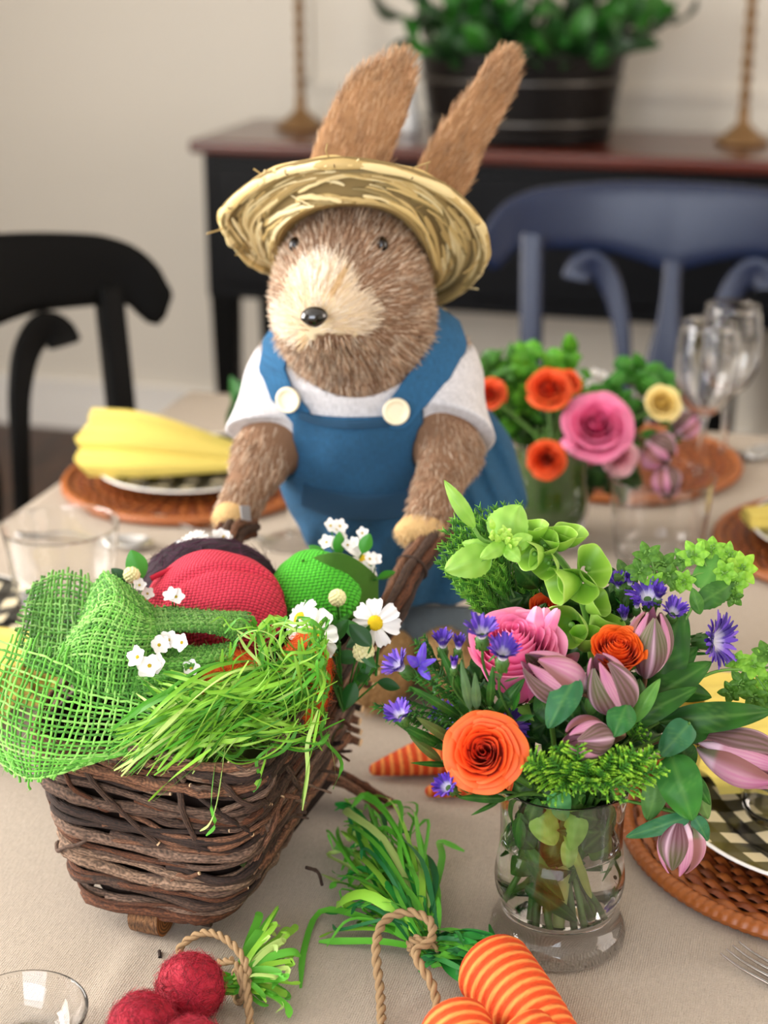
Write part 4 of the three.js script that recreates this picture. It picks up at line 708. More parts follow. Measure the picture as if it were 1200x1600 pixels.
function daisy(label, c, face, r, tilt = 0, n = 8, stemTo) {
  const t = thing('daisy', label, 'flower', c); base.set(t, V());
  const B = basisFrom(face), k = r / 0.0195;
  for (let i = 0; i < n; i++) { const m = piece(t, 'petal', DAISY_PETAL, M.white); m.applyMatrix4(B.clone().multiply(new THREE.Matrix4().makeRotationY(i / n * Math.PI * 2 + tilt + sym(0.06))).multiply(new THREE.Matrix4().makeRotationX(rnd(-0.05, 0.22))).scale(V(k * rnd(0.9, 1.1), k, k * rnd(0.92, 1.06)))); }
  const e = piece(t, 'centre', new THREE.SphereGeometry(0.0058 * k, 20, 12).scale(1, 0.55, 1).translate(0, 0.0012, 0), M.pollen); e.applyMatrix4(B);
  piece(t, 'stem', tube([V(), face.clone().multiplyScalar(-0.012), (stemTo ?? c.clone().add(V(0, -0.05, -0.02))).clone().sub(c)], 0.001, { seg: 10 }), M.leaf[0]);
  return t;
}
function blossom(label, c, n, spread, r, mat = M.white, name = 'blossom_sprig') {   // a few tiny five-petalled flowers on one sprig
  const t = thing(name, label, 'flower', c); base.set(t, V());
  const petal = grid(4, 5, (u, v) => { const s = (u - 0.5) * 2, w = r * 0.48 * Math.sin(Math.PI * (0.12 + v * 0.8)); return V(s * w, r * 0.32 * v * v + 0.1 * r * s * s, -r * v); }), st = [];
  for (let i = 0; i < n; i++) {
    const o = V(sym(spread), sym(spread * 0.8), sym(spread * 0.5)), B = basisFrom(V(sym(0.8), 0.5 + rnd(0.5), 0.5 + rnd(0.6))).setPosition(o);
    const f = piece(t, 'flower', new THREE.SphereGeometry(r * 0.2, 8, 6).applyMatrix4(B), M.pollen);
    for (let k = 0; k < 5; k++) piece(f, 'petal', petal.clone().applyMatrix4(B.clone().multiply(new THREE.Matrix4().makeRotationY(k * 1.2566 + i))), mat);
    st.push(tube([o, o.clone().multiplyScalar(0.4).add(V(0, -0.012, -0.005)), V(0, -0.035, -0.012)], 0.0006, { seg: 6, rad: 5 }));
  }
  piece(t, 'stem', merge(st), M.leaf[0]);
  return t;
}
function budBall(label, c, r) {   // a knobbly cream flower head
  const t = thing('cream_bud', label, 'flower', c); base.set(t, V());
  const l = []; for (let i = 0; i < 70; i++) { const y = 1 - 2 * (i + 0.5) / 70, a = i * 2.39996, q = Math.sqrt(1 - y * y); l.push(new THREE.IcosahedronGeometry(r * 0.24, 1).translate(q * Math.cos(a) * r * 0.82, y * r * 0.82, q * Math.sin(a) * r * 0.82)); }
  piece(t, 'head', merge(l), M.cream ?? (M.cream = std(0xeeeab2, { roughness: 0.9 })));
  piece(t, 'stem', tube([V(0, -r * 0.6, 0), V(0.002, -0.03, -0.01)], 0.0011, { seg: 6 }), M.leaf[0]);
  return t;
}
{
  reseed(101);
  const toEye = (p, a = 0, b = 0) => V(-p.x, EYE - p.y, -p.z).normalize().applyAxisAngle(V(0, 1, 0), a).applyAxisAngle(V(1, 0, 0), b);
  for (const [px, py, d, r, a, b, tl, label] of [[587, 973, 1.03, 0.0188, -0.25, 0.15, 0.25, 'fully open white daisy with yellow centre in front of the twig handle'], [497, 992, 1.0, 0.0205, -0.75, 0.35, 0.1, 'white daisy turned aside in front of the open one, over the orange carrot'], [470, 968, 1.02, 0.017, -0.9, -0.3, 0.5, 'yellowish white daisy tucked behind the aside turned one'], [566, 878, 1.13, 0.0185, 0.9, -0.4, 0, 'pale daisy seen sideways against the blue overalls'], [300, 852, 1.15, 0.016, -0.5, -0.7, 0.3, 'white and yellow daisy lying beyond the dark purple vegetable']]) { const c = at(px, py, d); daisy(label, c, toEye(c, a, b), r, tl, 7); }
  for (const [px, py, d, n, s, r, label] of [[228, 1040, 0.955, 4, 0.008, 0.0075, 'large cluster of white blossoms on the front burlap fold'], [268, 1008, 0.972, 4, 0.008, 0.0065, 'white blossom pair above the front burlap fold'], [298, 1048, 0.965, 1, 0.002, 0.006, 'tiny pale blossom half sunk beside the raffia'], [270, 932, 1.03, 2, 0.003, 0.006, 'single white blossom resting on the red burlap'], [525, 836, 1.14, 6, 0.009, 0.006, 'highest spray of white blossoms in front of the overalls'], [558, 846, 1.13, 4, 0.008, 0.005, 'small white blossoms between the highest spray and the sideways daisy'], [584, 880, 1.12, 4, 0.007, 0.0055, 'white blossoms next to the twig handle\'s upper part'], [338, 842, 1.15, 4, 0.01, 0.006, 'white blossoms beyond the purple vegetable, below the paw'], [226, 922, 1.06, 2, 0.005, 0.005, 'faint blossoms between cream bud and red burlap'], [120, 965, 1.06, 4, 0.014, 0.008, 'white blossoms seen through the upright burlap net'], [250, 885, 1.13, 1, 0.002, 0.004, 'speck of a white blossom by the dark purple rim']]) blossom(label, at(px, py, d), n, s, r);
  for (const [px, py, d, r, label] of [[206, 898, 1.07, 0.006, 'cream bud beside a green leaf at the burlap\'s top'], [527, 934, 1.06, 0.0062, 'cream bud in front of the green cabbage'], [568, 1018, 1.02, 0.0075, 'greenish cream bud below the open daisy']]) budBall(label, at(px, py, d), r);
  const sprig = (label, list) => { const c = at(list[0][0], list[0][1], list[0][2]), t = thing('leaf_sprig', label, 'leaves', c); base.set(t, V()); const st = []; for (const [x, y, d, w, l, dx, dy, dz] of list) { const q = at(x, y, d).sub(c), m = piece(t, 'leaf', LEAF(w, l), M.leaf[Math.floor(rnd(4))]); m.applyMatrix4(placing(q, V(dx, dy, dz), rnd(0.6))); st.push(tube([q, V(0, -0.03, -0.01)], 0.0007, { seg: 3, rad: 5 })); } piece(t, 'stem', merge(st), M.leaf[0]); };
  sprig('rounded green leaf beside the cream bud at the burlap\'s top', [[222, 905, 1.07, 0.009, 0.022, -0.3, 1, 0], [200, 912, 1.08, 0.006, 0.016, -0.8, 0.7, 0]]);
  sprig('small leaves under the highest white blossoms', [[530, 868, 1.13, 0.006, 0.018, 0.1, 1, 0], [566, 865, 1.125, 0.006, 0.016, 0.4, 1, 0], [510, 872, 1.13, 0.005, 0.016, -0.7, 0.6, 0], [590, 905, 1.11, 0.006, 0.014, 0.8, 0.2, 0]]);
  sprig('dark leaves crowding under the daisies at the barrow\'s rim', Array.from({ length: 26 }, () => [rnd(505, 590), rnd(985, 1075), rnd(1.0, 1.05), rnd(0.004, 0.008), rnd(0.014, 0.024), sym(1), rnd(-0.4, 1), rnd(-0.2, 0.8)]));
}
/* ------------------------------------------------ the straw rabbit ------------------------------------------------ */
const RB = at(600, 1060, 1.345).setY(TABLE + 0.0006);
const rabbit = thing('rabbit_figure', 'standing straw rabbit figure in blue overalls, white shirt and woven straw hat, holding the barrow', 'rabbit figure', RB);
{
  reseed(201);
  const E = (px, py, d, rx, ry, rz) => ({ c: at(px, py, d), r: V(rx, ry, rz) });
  const HEAD = [E(550, 440, 1.305, 0.0605, 0.063, 0.062), E(553, 500, 1.31, 0.0585, 0.04, 0.056), E(520, 474, 1.268, 0.042, 0.037, 0.038)];
  const MUZ = [E(507, 486, 1.235, 0.033, 0.028, 0.028), E(541, 486, 1.245, 0.024, 0.023, 0.022), E(478, 486, 1.25, 0.022, 0.022, 0.02)];
  const NECK = [at(555, 520, 1.33), at(560, 615, 1.345), 0.05, 0.056];
  const SHO = [at(470, 590, 1.345), at(662, 578, 1.352), 0.037, 0.042];
  const TORSO = [E(560, 640, 1.35, 0.062, 0.06, 0.05), E(570, 740, 1.36, 0.061, 0.062, 0.058), E(640, 832, 1.385, 0.072, 0.06, 0.068)];
  const ARMS = [[at(444, 612, 1.335), at(412, 712, 1.3), at(370, 800, 1.262), 0.0265, 0.0222, 0.0165], [at(688, 608, 1.34), at(703, 705, 1.29), at(668, 810, 1.215), 0.0285, 0.0232, 0.0175]];
  const LEGS = [[at(615, 885, 1.375), at(590, 1010, 1.36), 0.042, 0.038], [at(672, 880, 1.385), at(668, 1000, 1.36), 0.05, 0.04]];
  const headF = (p) => { let d = sdEll(p, HEAD[0].c, HEAD[0].r); for (const e of HEAD.slice(1)) d = smin(d, sdEll(p, e.c, e.r), 0.03); for (const e of MUZ) d = smin(d, sdEll(p, e.c, e.r), 0.014); return d; };
  const torsoF = (p) => { let d = sdCap(p, ...NECK); d = smin(d, sdCap(p, ...SHO), 0.04); for (const e of TORSO) d = smin(d, sdEll(p, e.c, e.r), 0.05); return d; };
  const armF = (p, k) => { const [a, b, c, r0, r1, r2] = ARMS[k]; return smin(sdCap(p, a, b, r0, r1), sdCap(p, b, c, r1, r2), 0.015); };
  const legF = (p) => Math.min(sdCap(p, ...LEGS[0]), sdCap(p, ...LEGS[1]));
  const bodyF = (p) => smin(smin(headF(p), torsoF(p), 0.03), Math.min(armF(p, 0), armF(p, 1)), 0.02);
  const MID = at(575, 600, 1.33);
  /* clothes: shells over the body, cut along their hems */
  const hemAt = (p) => { const [x, y] = pix(p); return [x, y]; };
  const neckline = (x) => 566 + 55 * (1 - Math.min(1, ((x - 556) / 108) ** 2)) - 40 * Math.max(0, Math.abs(x - 556) - 100) / 60;
  const sleeveCut = (p, k) => { const [a, b] = ARMS[k], t = k ? 0.68 : 0.63, q = a.clone().lerp(b, t), n = b.clone().sub(a).normalize().add(V(k ? -0.35 : 0.25, 0, 0)).normalize(); return (p.x - q.x) * n.x + (p.y - q.y) * n.y + (p.z - q.z) * n.z; };
  const shirtF = (p) => {
    const [x, y] = pix(p), behind = p.z < -1.36;
    const trunk = Math.max(torsoF(p) - 0.0055, (neckline(x) - y) * 0.0005 * (behind ? 0 : 1) - (behind ? 0.001 : 0), p.y - at(556, 552, 1.33).y, at(560, 800, 1.35).y - p.y);
    const sl = [0, 1].map((k) => Math.max(armF(p, k) - 0.0085 - 0.004 * smoothstep(sleeveCut(p, k), -0.05, 0), sleeveCut(p, k)));
    return smin(trunk, Math.min(...sl), 0.012);
  };
  const bulk = (p) => { let d = smin(torsoF(p), smin(sdEll(p, at(735, 735, 1.43), V(0.034, 0.05, 0.05)), sdEll(p, at(700, 800, 1.41), V(0.055, 0.06, 0.06)), 0.03), 0.03); d = smin(d, legF(p), 0.03); return d; };
  const folds = (p) => { const [x, y] = pix(p), k = smoothstep(y, 800, 860); return 0.0032 * k * Math.sin(x * 0.1 + y * 0.02) + 0.0008 * Math.sin(x * 0.05 + y * 0.045) + (x > 725 ? 0.0022 * Math.sin(x * 0.16 - y * 0.07) : 0) + 0.0012 * NZ(p.x * 40, p.y * 25, p.z * 40); };
  const bibTop = (x) => x < 455 || x > 664 ? 712 : 652 - 12 * Math.abs((x - 556) / 105) ** 2.2;
  const overF = (p) => { const [x, y] = pix(p), behind = p.z < -1.37; return Math.max(bulk(p) - 0.0095 - folds(p), (behind ? (540 - y) : (bibTop(x) - y)) * 0.0005, hemY(x) - p.y, smin(armF(p, 0), armF(p, 1), 0.01) * -1 + 0.004 - 1 * (p.z < -1.34 ? 1 : 0)); };
  const hemY = (x) => at(650, x < 610 ? 950 : 916, 1.36).y;
  const STRAP = [[[468, 648], [440, 615], [425, 575], [432, 540], [452, 512]], [[622, 648], [648, 615], [680, 575], [700, 538], [688, 505]]];
  const strapF = (p, k) => { const [x, y] = pix(p); let d = 1e9; for (let i = 0; i < 4; i++) { const [ax, ay] = STRAP[k][i], [bx, by] = STRAP[k][i + 1], w = lerp(k ? 25 : 17, k ? 30 : 23, i / 3), dx = bx - ax, dy = by - ay, t = clamp(((x - ax) * dx + (y - ay) * dy) / (dx * dx + dy * dy), 0, 1); d = Math.min(d, Math.hypot(x - ax - dx * t, y - ay - dy * t) - w); } return Math.max(smin(torsoF(p) - 0.0095, armF(p, k) - 0.0105, 0.012), -(torsoF(p) - 0.004), d * 0.0005, -1.385 - p.z); };
  /* body */
  const nose = at(491, 494, 1.2), furC = [C(0xcfaa8a), C(0xb48c6c), C(0xe2c6a8), C(0x937054), C(0xf0dcc4)];
  const inMuz = (x, y) => { const e = (cx, cy, a, b, t = 0) => { const c = Math.cos(t), s = Math.sin(t), u = (x - cx) * c + (y - cy) * s, v = -(x - cx) * s + (y - cy) * c; return (u / a) ** 2 + (v / b) ** 2; }; return Math.min(e(500, 462, 50, 60, 0.25), e(478, 495, 43, 38), e(542, 490, 39, 37)) < 1 && !(y > 520 && x > 490 && x < 560 && y > 516 + Math.abs(x - 492) * 0.12) && !(x > 520 && y < 440 && x - 520 > (y - 405) * 1.2); };
  const skin = vcol({ roughness: 0.95 }), furMat = std(0xffffff, { roughness: 0.6 });
  const bodyG = sdfGeo(bodyF, at(560, 610, 1.31), 0.19, 92);
  part(rabbit, 'body', paint(bodyG.clone(), (p) => { const [x, y] = pix(p); return p.z > -1.295 && inMuz(x, y) ? C(0xf0dcb4) : C(0x7d5d45); }), skin, 'fibre covered head, trunk and arms');
  const cloth = (hex, bump = 0.0005, n = 1) => std(hex, { roughness: 0.92, bumpMap: rep(T.weave, 26), bumpScale: bump, map: rep(tex(256, 256, (x, y, i, j) => { const k = 0.86 + 0.12 * NZ(i * 0.7, j * 0.06, n) + 0.12 * NZ(i * 0.06, j * 0.7, n + 4); return [k, k, k]; }, true), 9) });
  const denim = cloth(0x235f88, 0.0006, 3), linen = cloth(0xf1eef0, 0.0005, 1), trimBlue = cloth(0x2c6c9a, 0.0006, 5);
  part(rabbit, 'shirt', sdfGeo(shirtF, at(560, 660, 1.33), 0.125, 96), linen, 'white short sleeved shirt');
  const overalls = part(rabbit, 'overalls', sdfGeo(overF, at(625, 790, 1.38), 0.165, 110), denim, 'blue linen overalls with bib');
  STRAP.forEach((s, k) => { const st = part(overalls, 'strap', sdfGeo((p) => strapF(p, k), at(k ? 665 : 445, 580, 1.33), 0.07, 84), trimBlue); });
  /* bib details: hem, waistband, buttons */
  const front = (px, py, F, off = 0) => { let lo = 1.1, hi = 1.5; for (let d = 1.12; d < 1.5; d += 0.004) if (F(at(px, py, d)) < 0) { hi = d; lo = d - 0.004; break; } for (let i = 0; i < 12; i++) { const m = (lo + hi) / 2; F(at(px, py, m)) < 0 ? hi = m : lo = m; } return at(px, py, lo - off); };
  const strip = (pts, w, th, name, mat) => { const P = pts.map(([x, y]) => front(x, y, overF, 0.0018)), c = new THREE.CatmullRomCurve3(P); return part(overalls, name, slab(40, (v) => { const p = c.getPoint(v), d = c.getTangent(v), up0 = V(0, 1, 0.15), n = V().crossVectors(d, up0).normalize(), w0 = V().crossVectors(n, d).normalize(); return { c: p, w: w0.multiplyScalar(w), h: n.multiplyScalar(th) }; }, 0.5, 12), mat); };
  strip([[474, 771], [510, 784], [560, 792], [610, 790], [652, 776]], 0.0125, 0.003, 'waistband', trimBlue);
  strip([[468, 648], [500, 659], [555, 664], [605, 660], [636, 652]], 0.0034, 0.0016, 'bib_hem', trimBlue);
  for (const [px, py, r, tilt] of [[450, 625, 0.0108, -0.55], [619, 643, 0.0112, 0.12]]) {
    const k = px < 500 ? 0 : 1, p = front(px, py, (q) => Math.min(overF(q), strapF(q, k)), 0.0026), n = V(-p.x * 0.4 + tilt, EYE - p.y - 0.2, -p.z).normalize();
    part(overalls, 'button', place(lathe(smoothProfile([[0, 0.0004], [r * 0.62, 0.0006], [r * 0.72, 0.0018], [r * 0.92, 0.0021], [r, 0.0008], [r * 0.96, -0.001], [0, -0.0014]], 40), 36), p, n), std(0xefe3c2, { roughness: 0.4 }), 'cream wooden button');
  }
  /* legs and feet below the overalls */
  const cuffM = cloth(0x6d7c86, 0.0005, 8);
  for (const k of [0, 1]) { const [a, b] = LEGS[k]; part(rabbit, 'leg', tube([a.clone().lerp(b, 0.55), b.clone().setY(b.y), b.clone().setY(TABLE + 0.03), b.clone().setY(TABLE + 0.008)], (t) => 0.041 + 0.004 * Math.sin(t * 3) , { rad: 24, seg: 20 }), cuffM, 'grey lining of the trouser leg'); }
  const footM = std(0xa98657, { roughness: 0.9, bumpMap: rep(T.blotch, 8), bumpScale: 0.001 });
  for (const [px, py, d, ax] of [[604, 1088, 1.30, V(-0.35, -0.05, 1)], [690, 1098, 1.315, V(0.25, -0.05, 1)]]) { const c = at(px, py, d); c.y = TABLE + 0.0298; const g = blob(c, V(0.029, 0.055, 0.0245), null, ax, [40, 28]), sm = g.clone(), f = part(rabbit, 'foot', g, footM, 'tan fibre foot'); bristles(f, 'fibres', sampleSurface(sm, 1500).map(({ p, n }) => ({ p, dir: ax.clone().addScaledVector(n, 0.25).addScaledVector(V(sym(1), sym(1), sym(1)), 0.25).normalize(), len: rnd(0.008, 0.015), r: 0.0004, color: C(0xb3905f).multiplyScalar(rnd(0.7, 1.25)) })), furMat); }
  /* fur */
    const brown = [], cream = [];
  for (const { p, n } of sampleSurface(bodyG, 90000, (p, n) => p.z > -1.42 && pix(p)[1] > 300 && pix(p)[1] < 830)) {
    const [x, y] = pix(p);
    const isArm = Math.min(armF(p, 0), armF(p, 1)) < 0.003 && headF(p) > 0.01, k = armF(p, 0) < armF(p, 1) ? 0 : 1;
    if (isArm ? sleeveCut(p, k) < -0.004 : headF(p) > 0.006 && (shirtF(p) < 0.003 || overF(p) < 0.002 || y > 622)) continue;
    const muz = !isArm && p.z > -1.295 && inMuz(x, y);
    if (!muz && rnd() > 0.62) continue;
    let flow;
    if (isArm) { const [a, b, c] = ARMS[k]; flow = (p.y > b.y ? b.clone().sub(a) : c.clone().sub(b)).normalize(); }
    else flow = p.clone().sub(nose).add(V(0, y > 520 ? -0.03 : 0, 0));
    flow.addScaledVector(n, -flow.dot(n)).normalize();
    if (muz) flow = p.clone().sub(at(494, 508, 1.22)).addScaledVector(n, 0); 
    if (muz) flow.addScaledVector(n, -flow.dot(n)).normalize();
    const lift = isArm ? 0.22 : muz ? 0.6 : y > 520 ? 0.5 : 0.34;
    const dir = flow.addScaledVector(n, lift).addScaledVector(V(sym(1), sym(1), sym(1)), isArm ? 0.16 : 0.2).normalize();
    const band = 0.82 + 0.3 * NZ(p.x * 60, p.y * 60, p.z * 60);
    (muz ? cream : brown).push({ p: p.addScaledVector(n, -0.002), dir, len: isArm ? rnd(0.009, 0.017) : muz ? rnd(0.008, 0.015) : rnd(0.008, 0.015), r: rnd(0.0003, 0.0006), color: muz ? mix(C(0xfff8ea), C(0xe2c190), Math.max(rnd() ** 2 * 0.8, Math.hypot((x - 508) - (478 - y) * 0.5, 0) < 5 && y < 480 && y > 432 ? 1 : 0, x > 525 ? 0.45 : 0, 0.25 + 0.9 * NZ(Math.atan2(y - 500, x - 494) * 4, 3.3, 0.5))).multiplyScalar(rnd(0.9, 1.08)) : furC[Math.floor(rnd(5))].clone().multiplyScalar(band * rnd(0.7, 1.2)) });
  }
  bristles(rabbit, 'fur', brown, furMat, 'tan brown straw fibres');
  bristles(rabbit, 'muzzle_fur', cream, furMat, 'cream straw fibres round the nose');
  part(rabbit, 'nose', blob(at(491, 495, 1.196), V(0.0105, 0.008, 0.008), (q) => 1 - 0.2 * Math.max(0, -q.y) * Math.abs(q.x), V(-0.1, 1, 0.2), [32, 24]), phys(0x040404, { roughness: 0.08, clearcoat: 1 }), 'glossy black nose');
  for (const [px, py] of [[597, 384], [461, 384]]) { const p = front(px, py, headF, -0.0012); part(rabbit, 'eye', new THREE.SphereGeometry(0.0062, 24, 18).scale(0.8, 1.15, 0.9).translate(p.x, p.y, p.z), phys(0x120a05, { roughness: 0.2 }), 'dark shiny eye'); }
  /* paws */
  for (const [px, py, d, a, b, ax] of [[360, 806, 1.253, 0.0148, 0.0125, V(0.8, 0.25, 0.2)], [656, 826, 1.203, 0.02, 0.0128, V(1, 0.1, -0.15)]]) {
    const c = at(px, py, d), g = blob(c, V(b, a, b), (q) => 1 + 0.05 * NZ(q.x * 3, q.y * 3, q.z * 3), ax, [36, 26]), sm = g.clone(), m = part(rabbit, 'paw', g, std(0xcaa670, { roughness: 0.95 }), 'cream tan paw closed on the handle');
    bristles(m, 'fibres', sampleSurface(sm, 900).map(({ p, n }) => ({ p: p.addScaledVector(n, -0.001), dir: V(0.1, -1, 0.3).addScaledVector(n, 0.5).addScaledVector(V(sym(1), sym(1), sym(1)), 0.3).normalize(), len: rnd(0.003, 0.007), r: 0.00035, color: C(0xdcbb84).multiplyScalar(rnd(0.75, 1.15)) })), furMat);
  }
  part(rabbit, 'paw_patch', sheet(6, 8, (u, v) => at(lerp(374, 388, u) + 3 * v, lerp(790, 814, v), 1.2405 + 0.008 * u), 0.0015), linen, 'white scrap on one paw');
  /* ears */
  const ear = (L, Rr, dBase, dTip, back) => {   // outlines [x, y] from base to tip
    const n = L.length, S = (t) => { const i = Math.min(n - 2, Math.floor(t * (n - 1))), f = t * (n - 1) - i, d = lerp(dBase, dTip, t); const a = at(lerp(L[i][0], L[i + 1][0], f), lerp(L[i][1], L[i + 1][1], f), d), b = at(lerp(Rr[i][0], Rr[i + 1][0], f), lerp(Rr[i][1], Rr[i + 1][1], f), d + back); return { c: a.clone().add(b).multiplyScalar(0.5), w: b.sub(a).multiplyScalar(0.5), h: V(0, 0, 0.0105 * (1 - 0.45 * t)) }; };
    const g = slab(40, S, 1, 22), sm = g.clone(), m = part(rabbit, 'ear', g, std(0x9b734e, { roughness: 0.95 }));
    bristles(m, 'fibres', sampleSurface(sm, 5200, (p, q) => q.z > -0.5).map(({ p, n: q }) => { const s0 = S(0), s1 = S(1), ax = s1.c.clone().sub(s0.c).normalize(), d = ax.addScaledVector(q, rnd(0.03, 0.2)).addScaledVector(V(sym(1), sym(1), sym(1)), 0.22).normalize(), w = 0.85 + 0.35 * NZ(p.x * 90, p.y * 40, p.z * 90); return { p: p.addScaledVector(q, -0.0012), dir: d, len: rnd(0.008, 0.016), r: rnd(0.0003, 0.00055), color: [C(0xd2a47a), C(0xbc8c60), C(0xe2bc92), C(0xa27850)][Math.floor(rnd(4))].clone().multiplyScalar(w) }; }), furMat);
  };
  ear([[478, 300], [484, 250], [499, 208], [520, 163], [547, 125], [575, 104], [600, 93], [618, 90]], [[600, 300], [606, 256], [617, 225], [632, 190], [643, 155], [648, 122], [644, 102], [632, 91]], 1.345, 1.385, 0.004);
  ear([[640, 300], [655, 255], [680, 213], [705, 178], [728, 150], [746, 122], [760, 100], [776, 88]], [[718, 318], [738, 282], [752, 245], [772, 205], [793, 168], [806, 138], [811, 108], [802, 88]], 1.345, 1.38, 0.03);
}
{
  /* the hat: strands wound round a brim that is tilted back over the ears */
  reseed(231);
  const straw = [0xd4b878, 0xbea266, 0xe2cc94, 0xa68c56, 0xeeddaa, 0x8c7848].map((c) => std(c, { roughness: 0.6 }));
  const outer = [[555, 254, 1.225], [630, 268, 1.232], [700, 298, 1.25], [746, 343, 1.275], [762, 385, 1.3], [750, 425, 1.335], [715, 458, 1.375], [640, 490, 1.41], [560, 500, 1.42], [480, 470, 1.4], [425, 430, 1.365], [388, 408, 1.335], [360, 375, 1.31], [344, 342, 1.292], [372, 306, 1.27], [428, 272, 1.245], [492, 256, 1.228]];
  const inner = [[556, 312, 1.248], [605, 318, 1.25], [645, 340, 1.262], [666, 372, 1.285], [678, 408, 1.315], [682, 436, 1.35], [660, 455, 1.375], [610, 460, 1.39], [560, 460, 1.395], [500, 450, 1.385], [455, 430, 1.36], [432, 410, 1.335], [428, 385, 1.31], [434, 362, 1.29], [452, 338, 1.27], [486, 320, 1.255], [520, 313, 1.25]];
  const cl = (l) => new THREE.CatmullRomCurve3(l.map((q) => at(...q)), true, 'centripetal'), O = cl(outer), I = cl(inner);
  const S = (a, t) => { const o = O.getPoint(((a % 1) + 1) % 1), i = I.getPoint(((a % 1) + 1) % 1), p = i.lerp(o, t); p.addScaledVector(V(0, 0.6, -0.35), 0.013 * Math.sin(Math.PI * t)); return p; };
  const hat = part(rabbit, 'straw_hat', sheet(96, 10, (u, v) => S(u, v), 0.004), std(0x857045, { roughness: 0.9 }), 'woven straw hat brim bent round the head');
  const up0 = V(0, 0.5, -0.85);
  const strand = (a0, a1, t0, t1, r, off) => { const n = 10, pts = []; for (let i = 0; i <= n; i++) { const k = i / n, t = clamp(lerp(t0, t1, k) + sym(0.012), 0, 1.02), p = S(lerp(a0, a1, k), t); p.addScaledVector(up0, -off); pts.push(p); } const c = new THREE.CatmullRomCurve3(pts), w = rnd(6); return slab(16, (v) => { const p = c.getPoint(v), d = c.getTangent(v), n0 = V().crossVectors(d, V(0, 0.2, 1)).normalize(), k = r * (0.9 + 0.2 * Math.sin(v * 9 + w)) * Math.min(1, 0.5 + 5 * Math.min(v, 1 - v)); return { c: p, w: n0.multiplyScalar(k), h: V().crossVectors(n0, d).normalize().multiplyScalar(k * 0.45) }; }, 0.8, 8); };
  for (let i = 0; i < 296; i++) {   // underside and face of the brim
    const a = (i * 0.618034) % 1, t = rnd(0.05, 0.9), len = rnd(0.09, 0.2), slant = rnd(0.1, 0.34) * (Math.floor(t * 4) % 2 ? 1 : -1);
    part(hat, 'straw', strand(a, a + len, t, clamp(t + slant, 0.02, 0.98), rnd(0.0012, 0.0024), rnd(0.0008, 0.0045)), straw[Math.floor(rnd(6))]);
  }
  for (let i = 0; i < 62; i++) { const a = i / 62, t = rnd(0.9, 1.01); part(hat, 'rim_straw', strand(a, a + rnd(0.07, 0.13), t, rnd(0.9, 1.01), rnd(0.0022, 0.0038), rnd(-0.0035, 0.0035)), straw[[0, 2, 4, 0, 1, 2][i % 6]]); }
  for (const a of [0.07, 0.18, 0.29, 0.7, 0.8, 0.9, 0.97]) part(hat, 'thread', tube(Array.from({ length: 15 }, (_, i) => { const k = i / 14 * Math.PI * 2; return S(a, 0.95 + 0.065 * Math.cos(k)).addScaledVector(up0, Math.sin(k) * 0.006); }), 0.0004), std(0x5a4326, { roughness: 0.9 }));
  for (let i = 0; i < 26; i++) { const a = rnd(), p = S(a, rnd(0.1, 1)), d = V(sym(1), rnd(-0.4, 1), rnd(0, 1)).normalize(); part(hat, 'loose_straw', tube([p, p.clone().addScaledVector(d, 0.009).add(V(sym(0.003), 0, 0)), p.clone().addScaledVector(d, rnd(0.014, 0.026))], 0.0006, { seg: 6, rad: 5 }), straw[Math.floor(rnd(6))]); }
  // crown behind the ears
  part(hat, 'crown', sheet(60, 12, (u, v) => { const i = I.getPoint(u % 1), c = at(560, 400, 1.4); return i.lerp(c, v ** 1.2).addScaledVector(V(0, 0.35, -1), 0.028 * Math.sin(Math.min(1, v * 1.3) * Math.PI / 2)); }, 0.003), straw[1]);
  part(hat, 'brim_back', slab(20, (v) => ({ c: at(lerp(660, 722, v), 492 + 44 * v ** 1.6, 1.41), w: V(0.004, 0.012 * Math.sin(Math.PI * (0.15 + 0.8 * v)), 0), h: V(0, 0, 0.005) }), 0.8, 14), straw[0]);
}
/* ------------------------------------------------ the bouquets ------------------------------------------------ */
M.petal = phys(0xffffff, { vertexColors: true, roughness: 0.62, transmission: 0.16, side: THREE.DoubleSide });
M.stem = [0x4d7a2c, 0x5f8f35, 0x3b6424].map((c) => std(c, { roughness: 0.5 }));
M.leafV = phys(0xffffff, { vertexColors: true, roughness: 0.5, specularIntensity: 0.55, transmission: 0.1, side: THREE.DoubleSide });
const stemTo = (t, from, to, r, mat = M.stem[0]) => part(t, 'stem', tube([from, from.clone().lerp(to, 0.5).add(V(sym(0.004), 0.004, sym(0.004))), to], (k) => r * (1 - 0.15 * k), { seg: 14, rad: 8 }), mat);
const faceEye = (p, yaw = 0, pitch = 0) => { const e = V(-p.x, EYE - p.y, -p.z).normalize(), r = V().crossVectors(V(0, 1, 0), e).normalize(); return e.applyAxisAngle(V(0, 1, 0), yaw).applyAxisAngle(r.applyAxisAngle(V(0, 1, 0), yaw), pitch); };   // yaw + turns to the picture's right, pitch + downwards
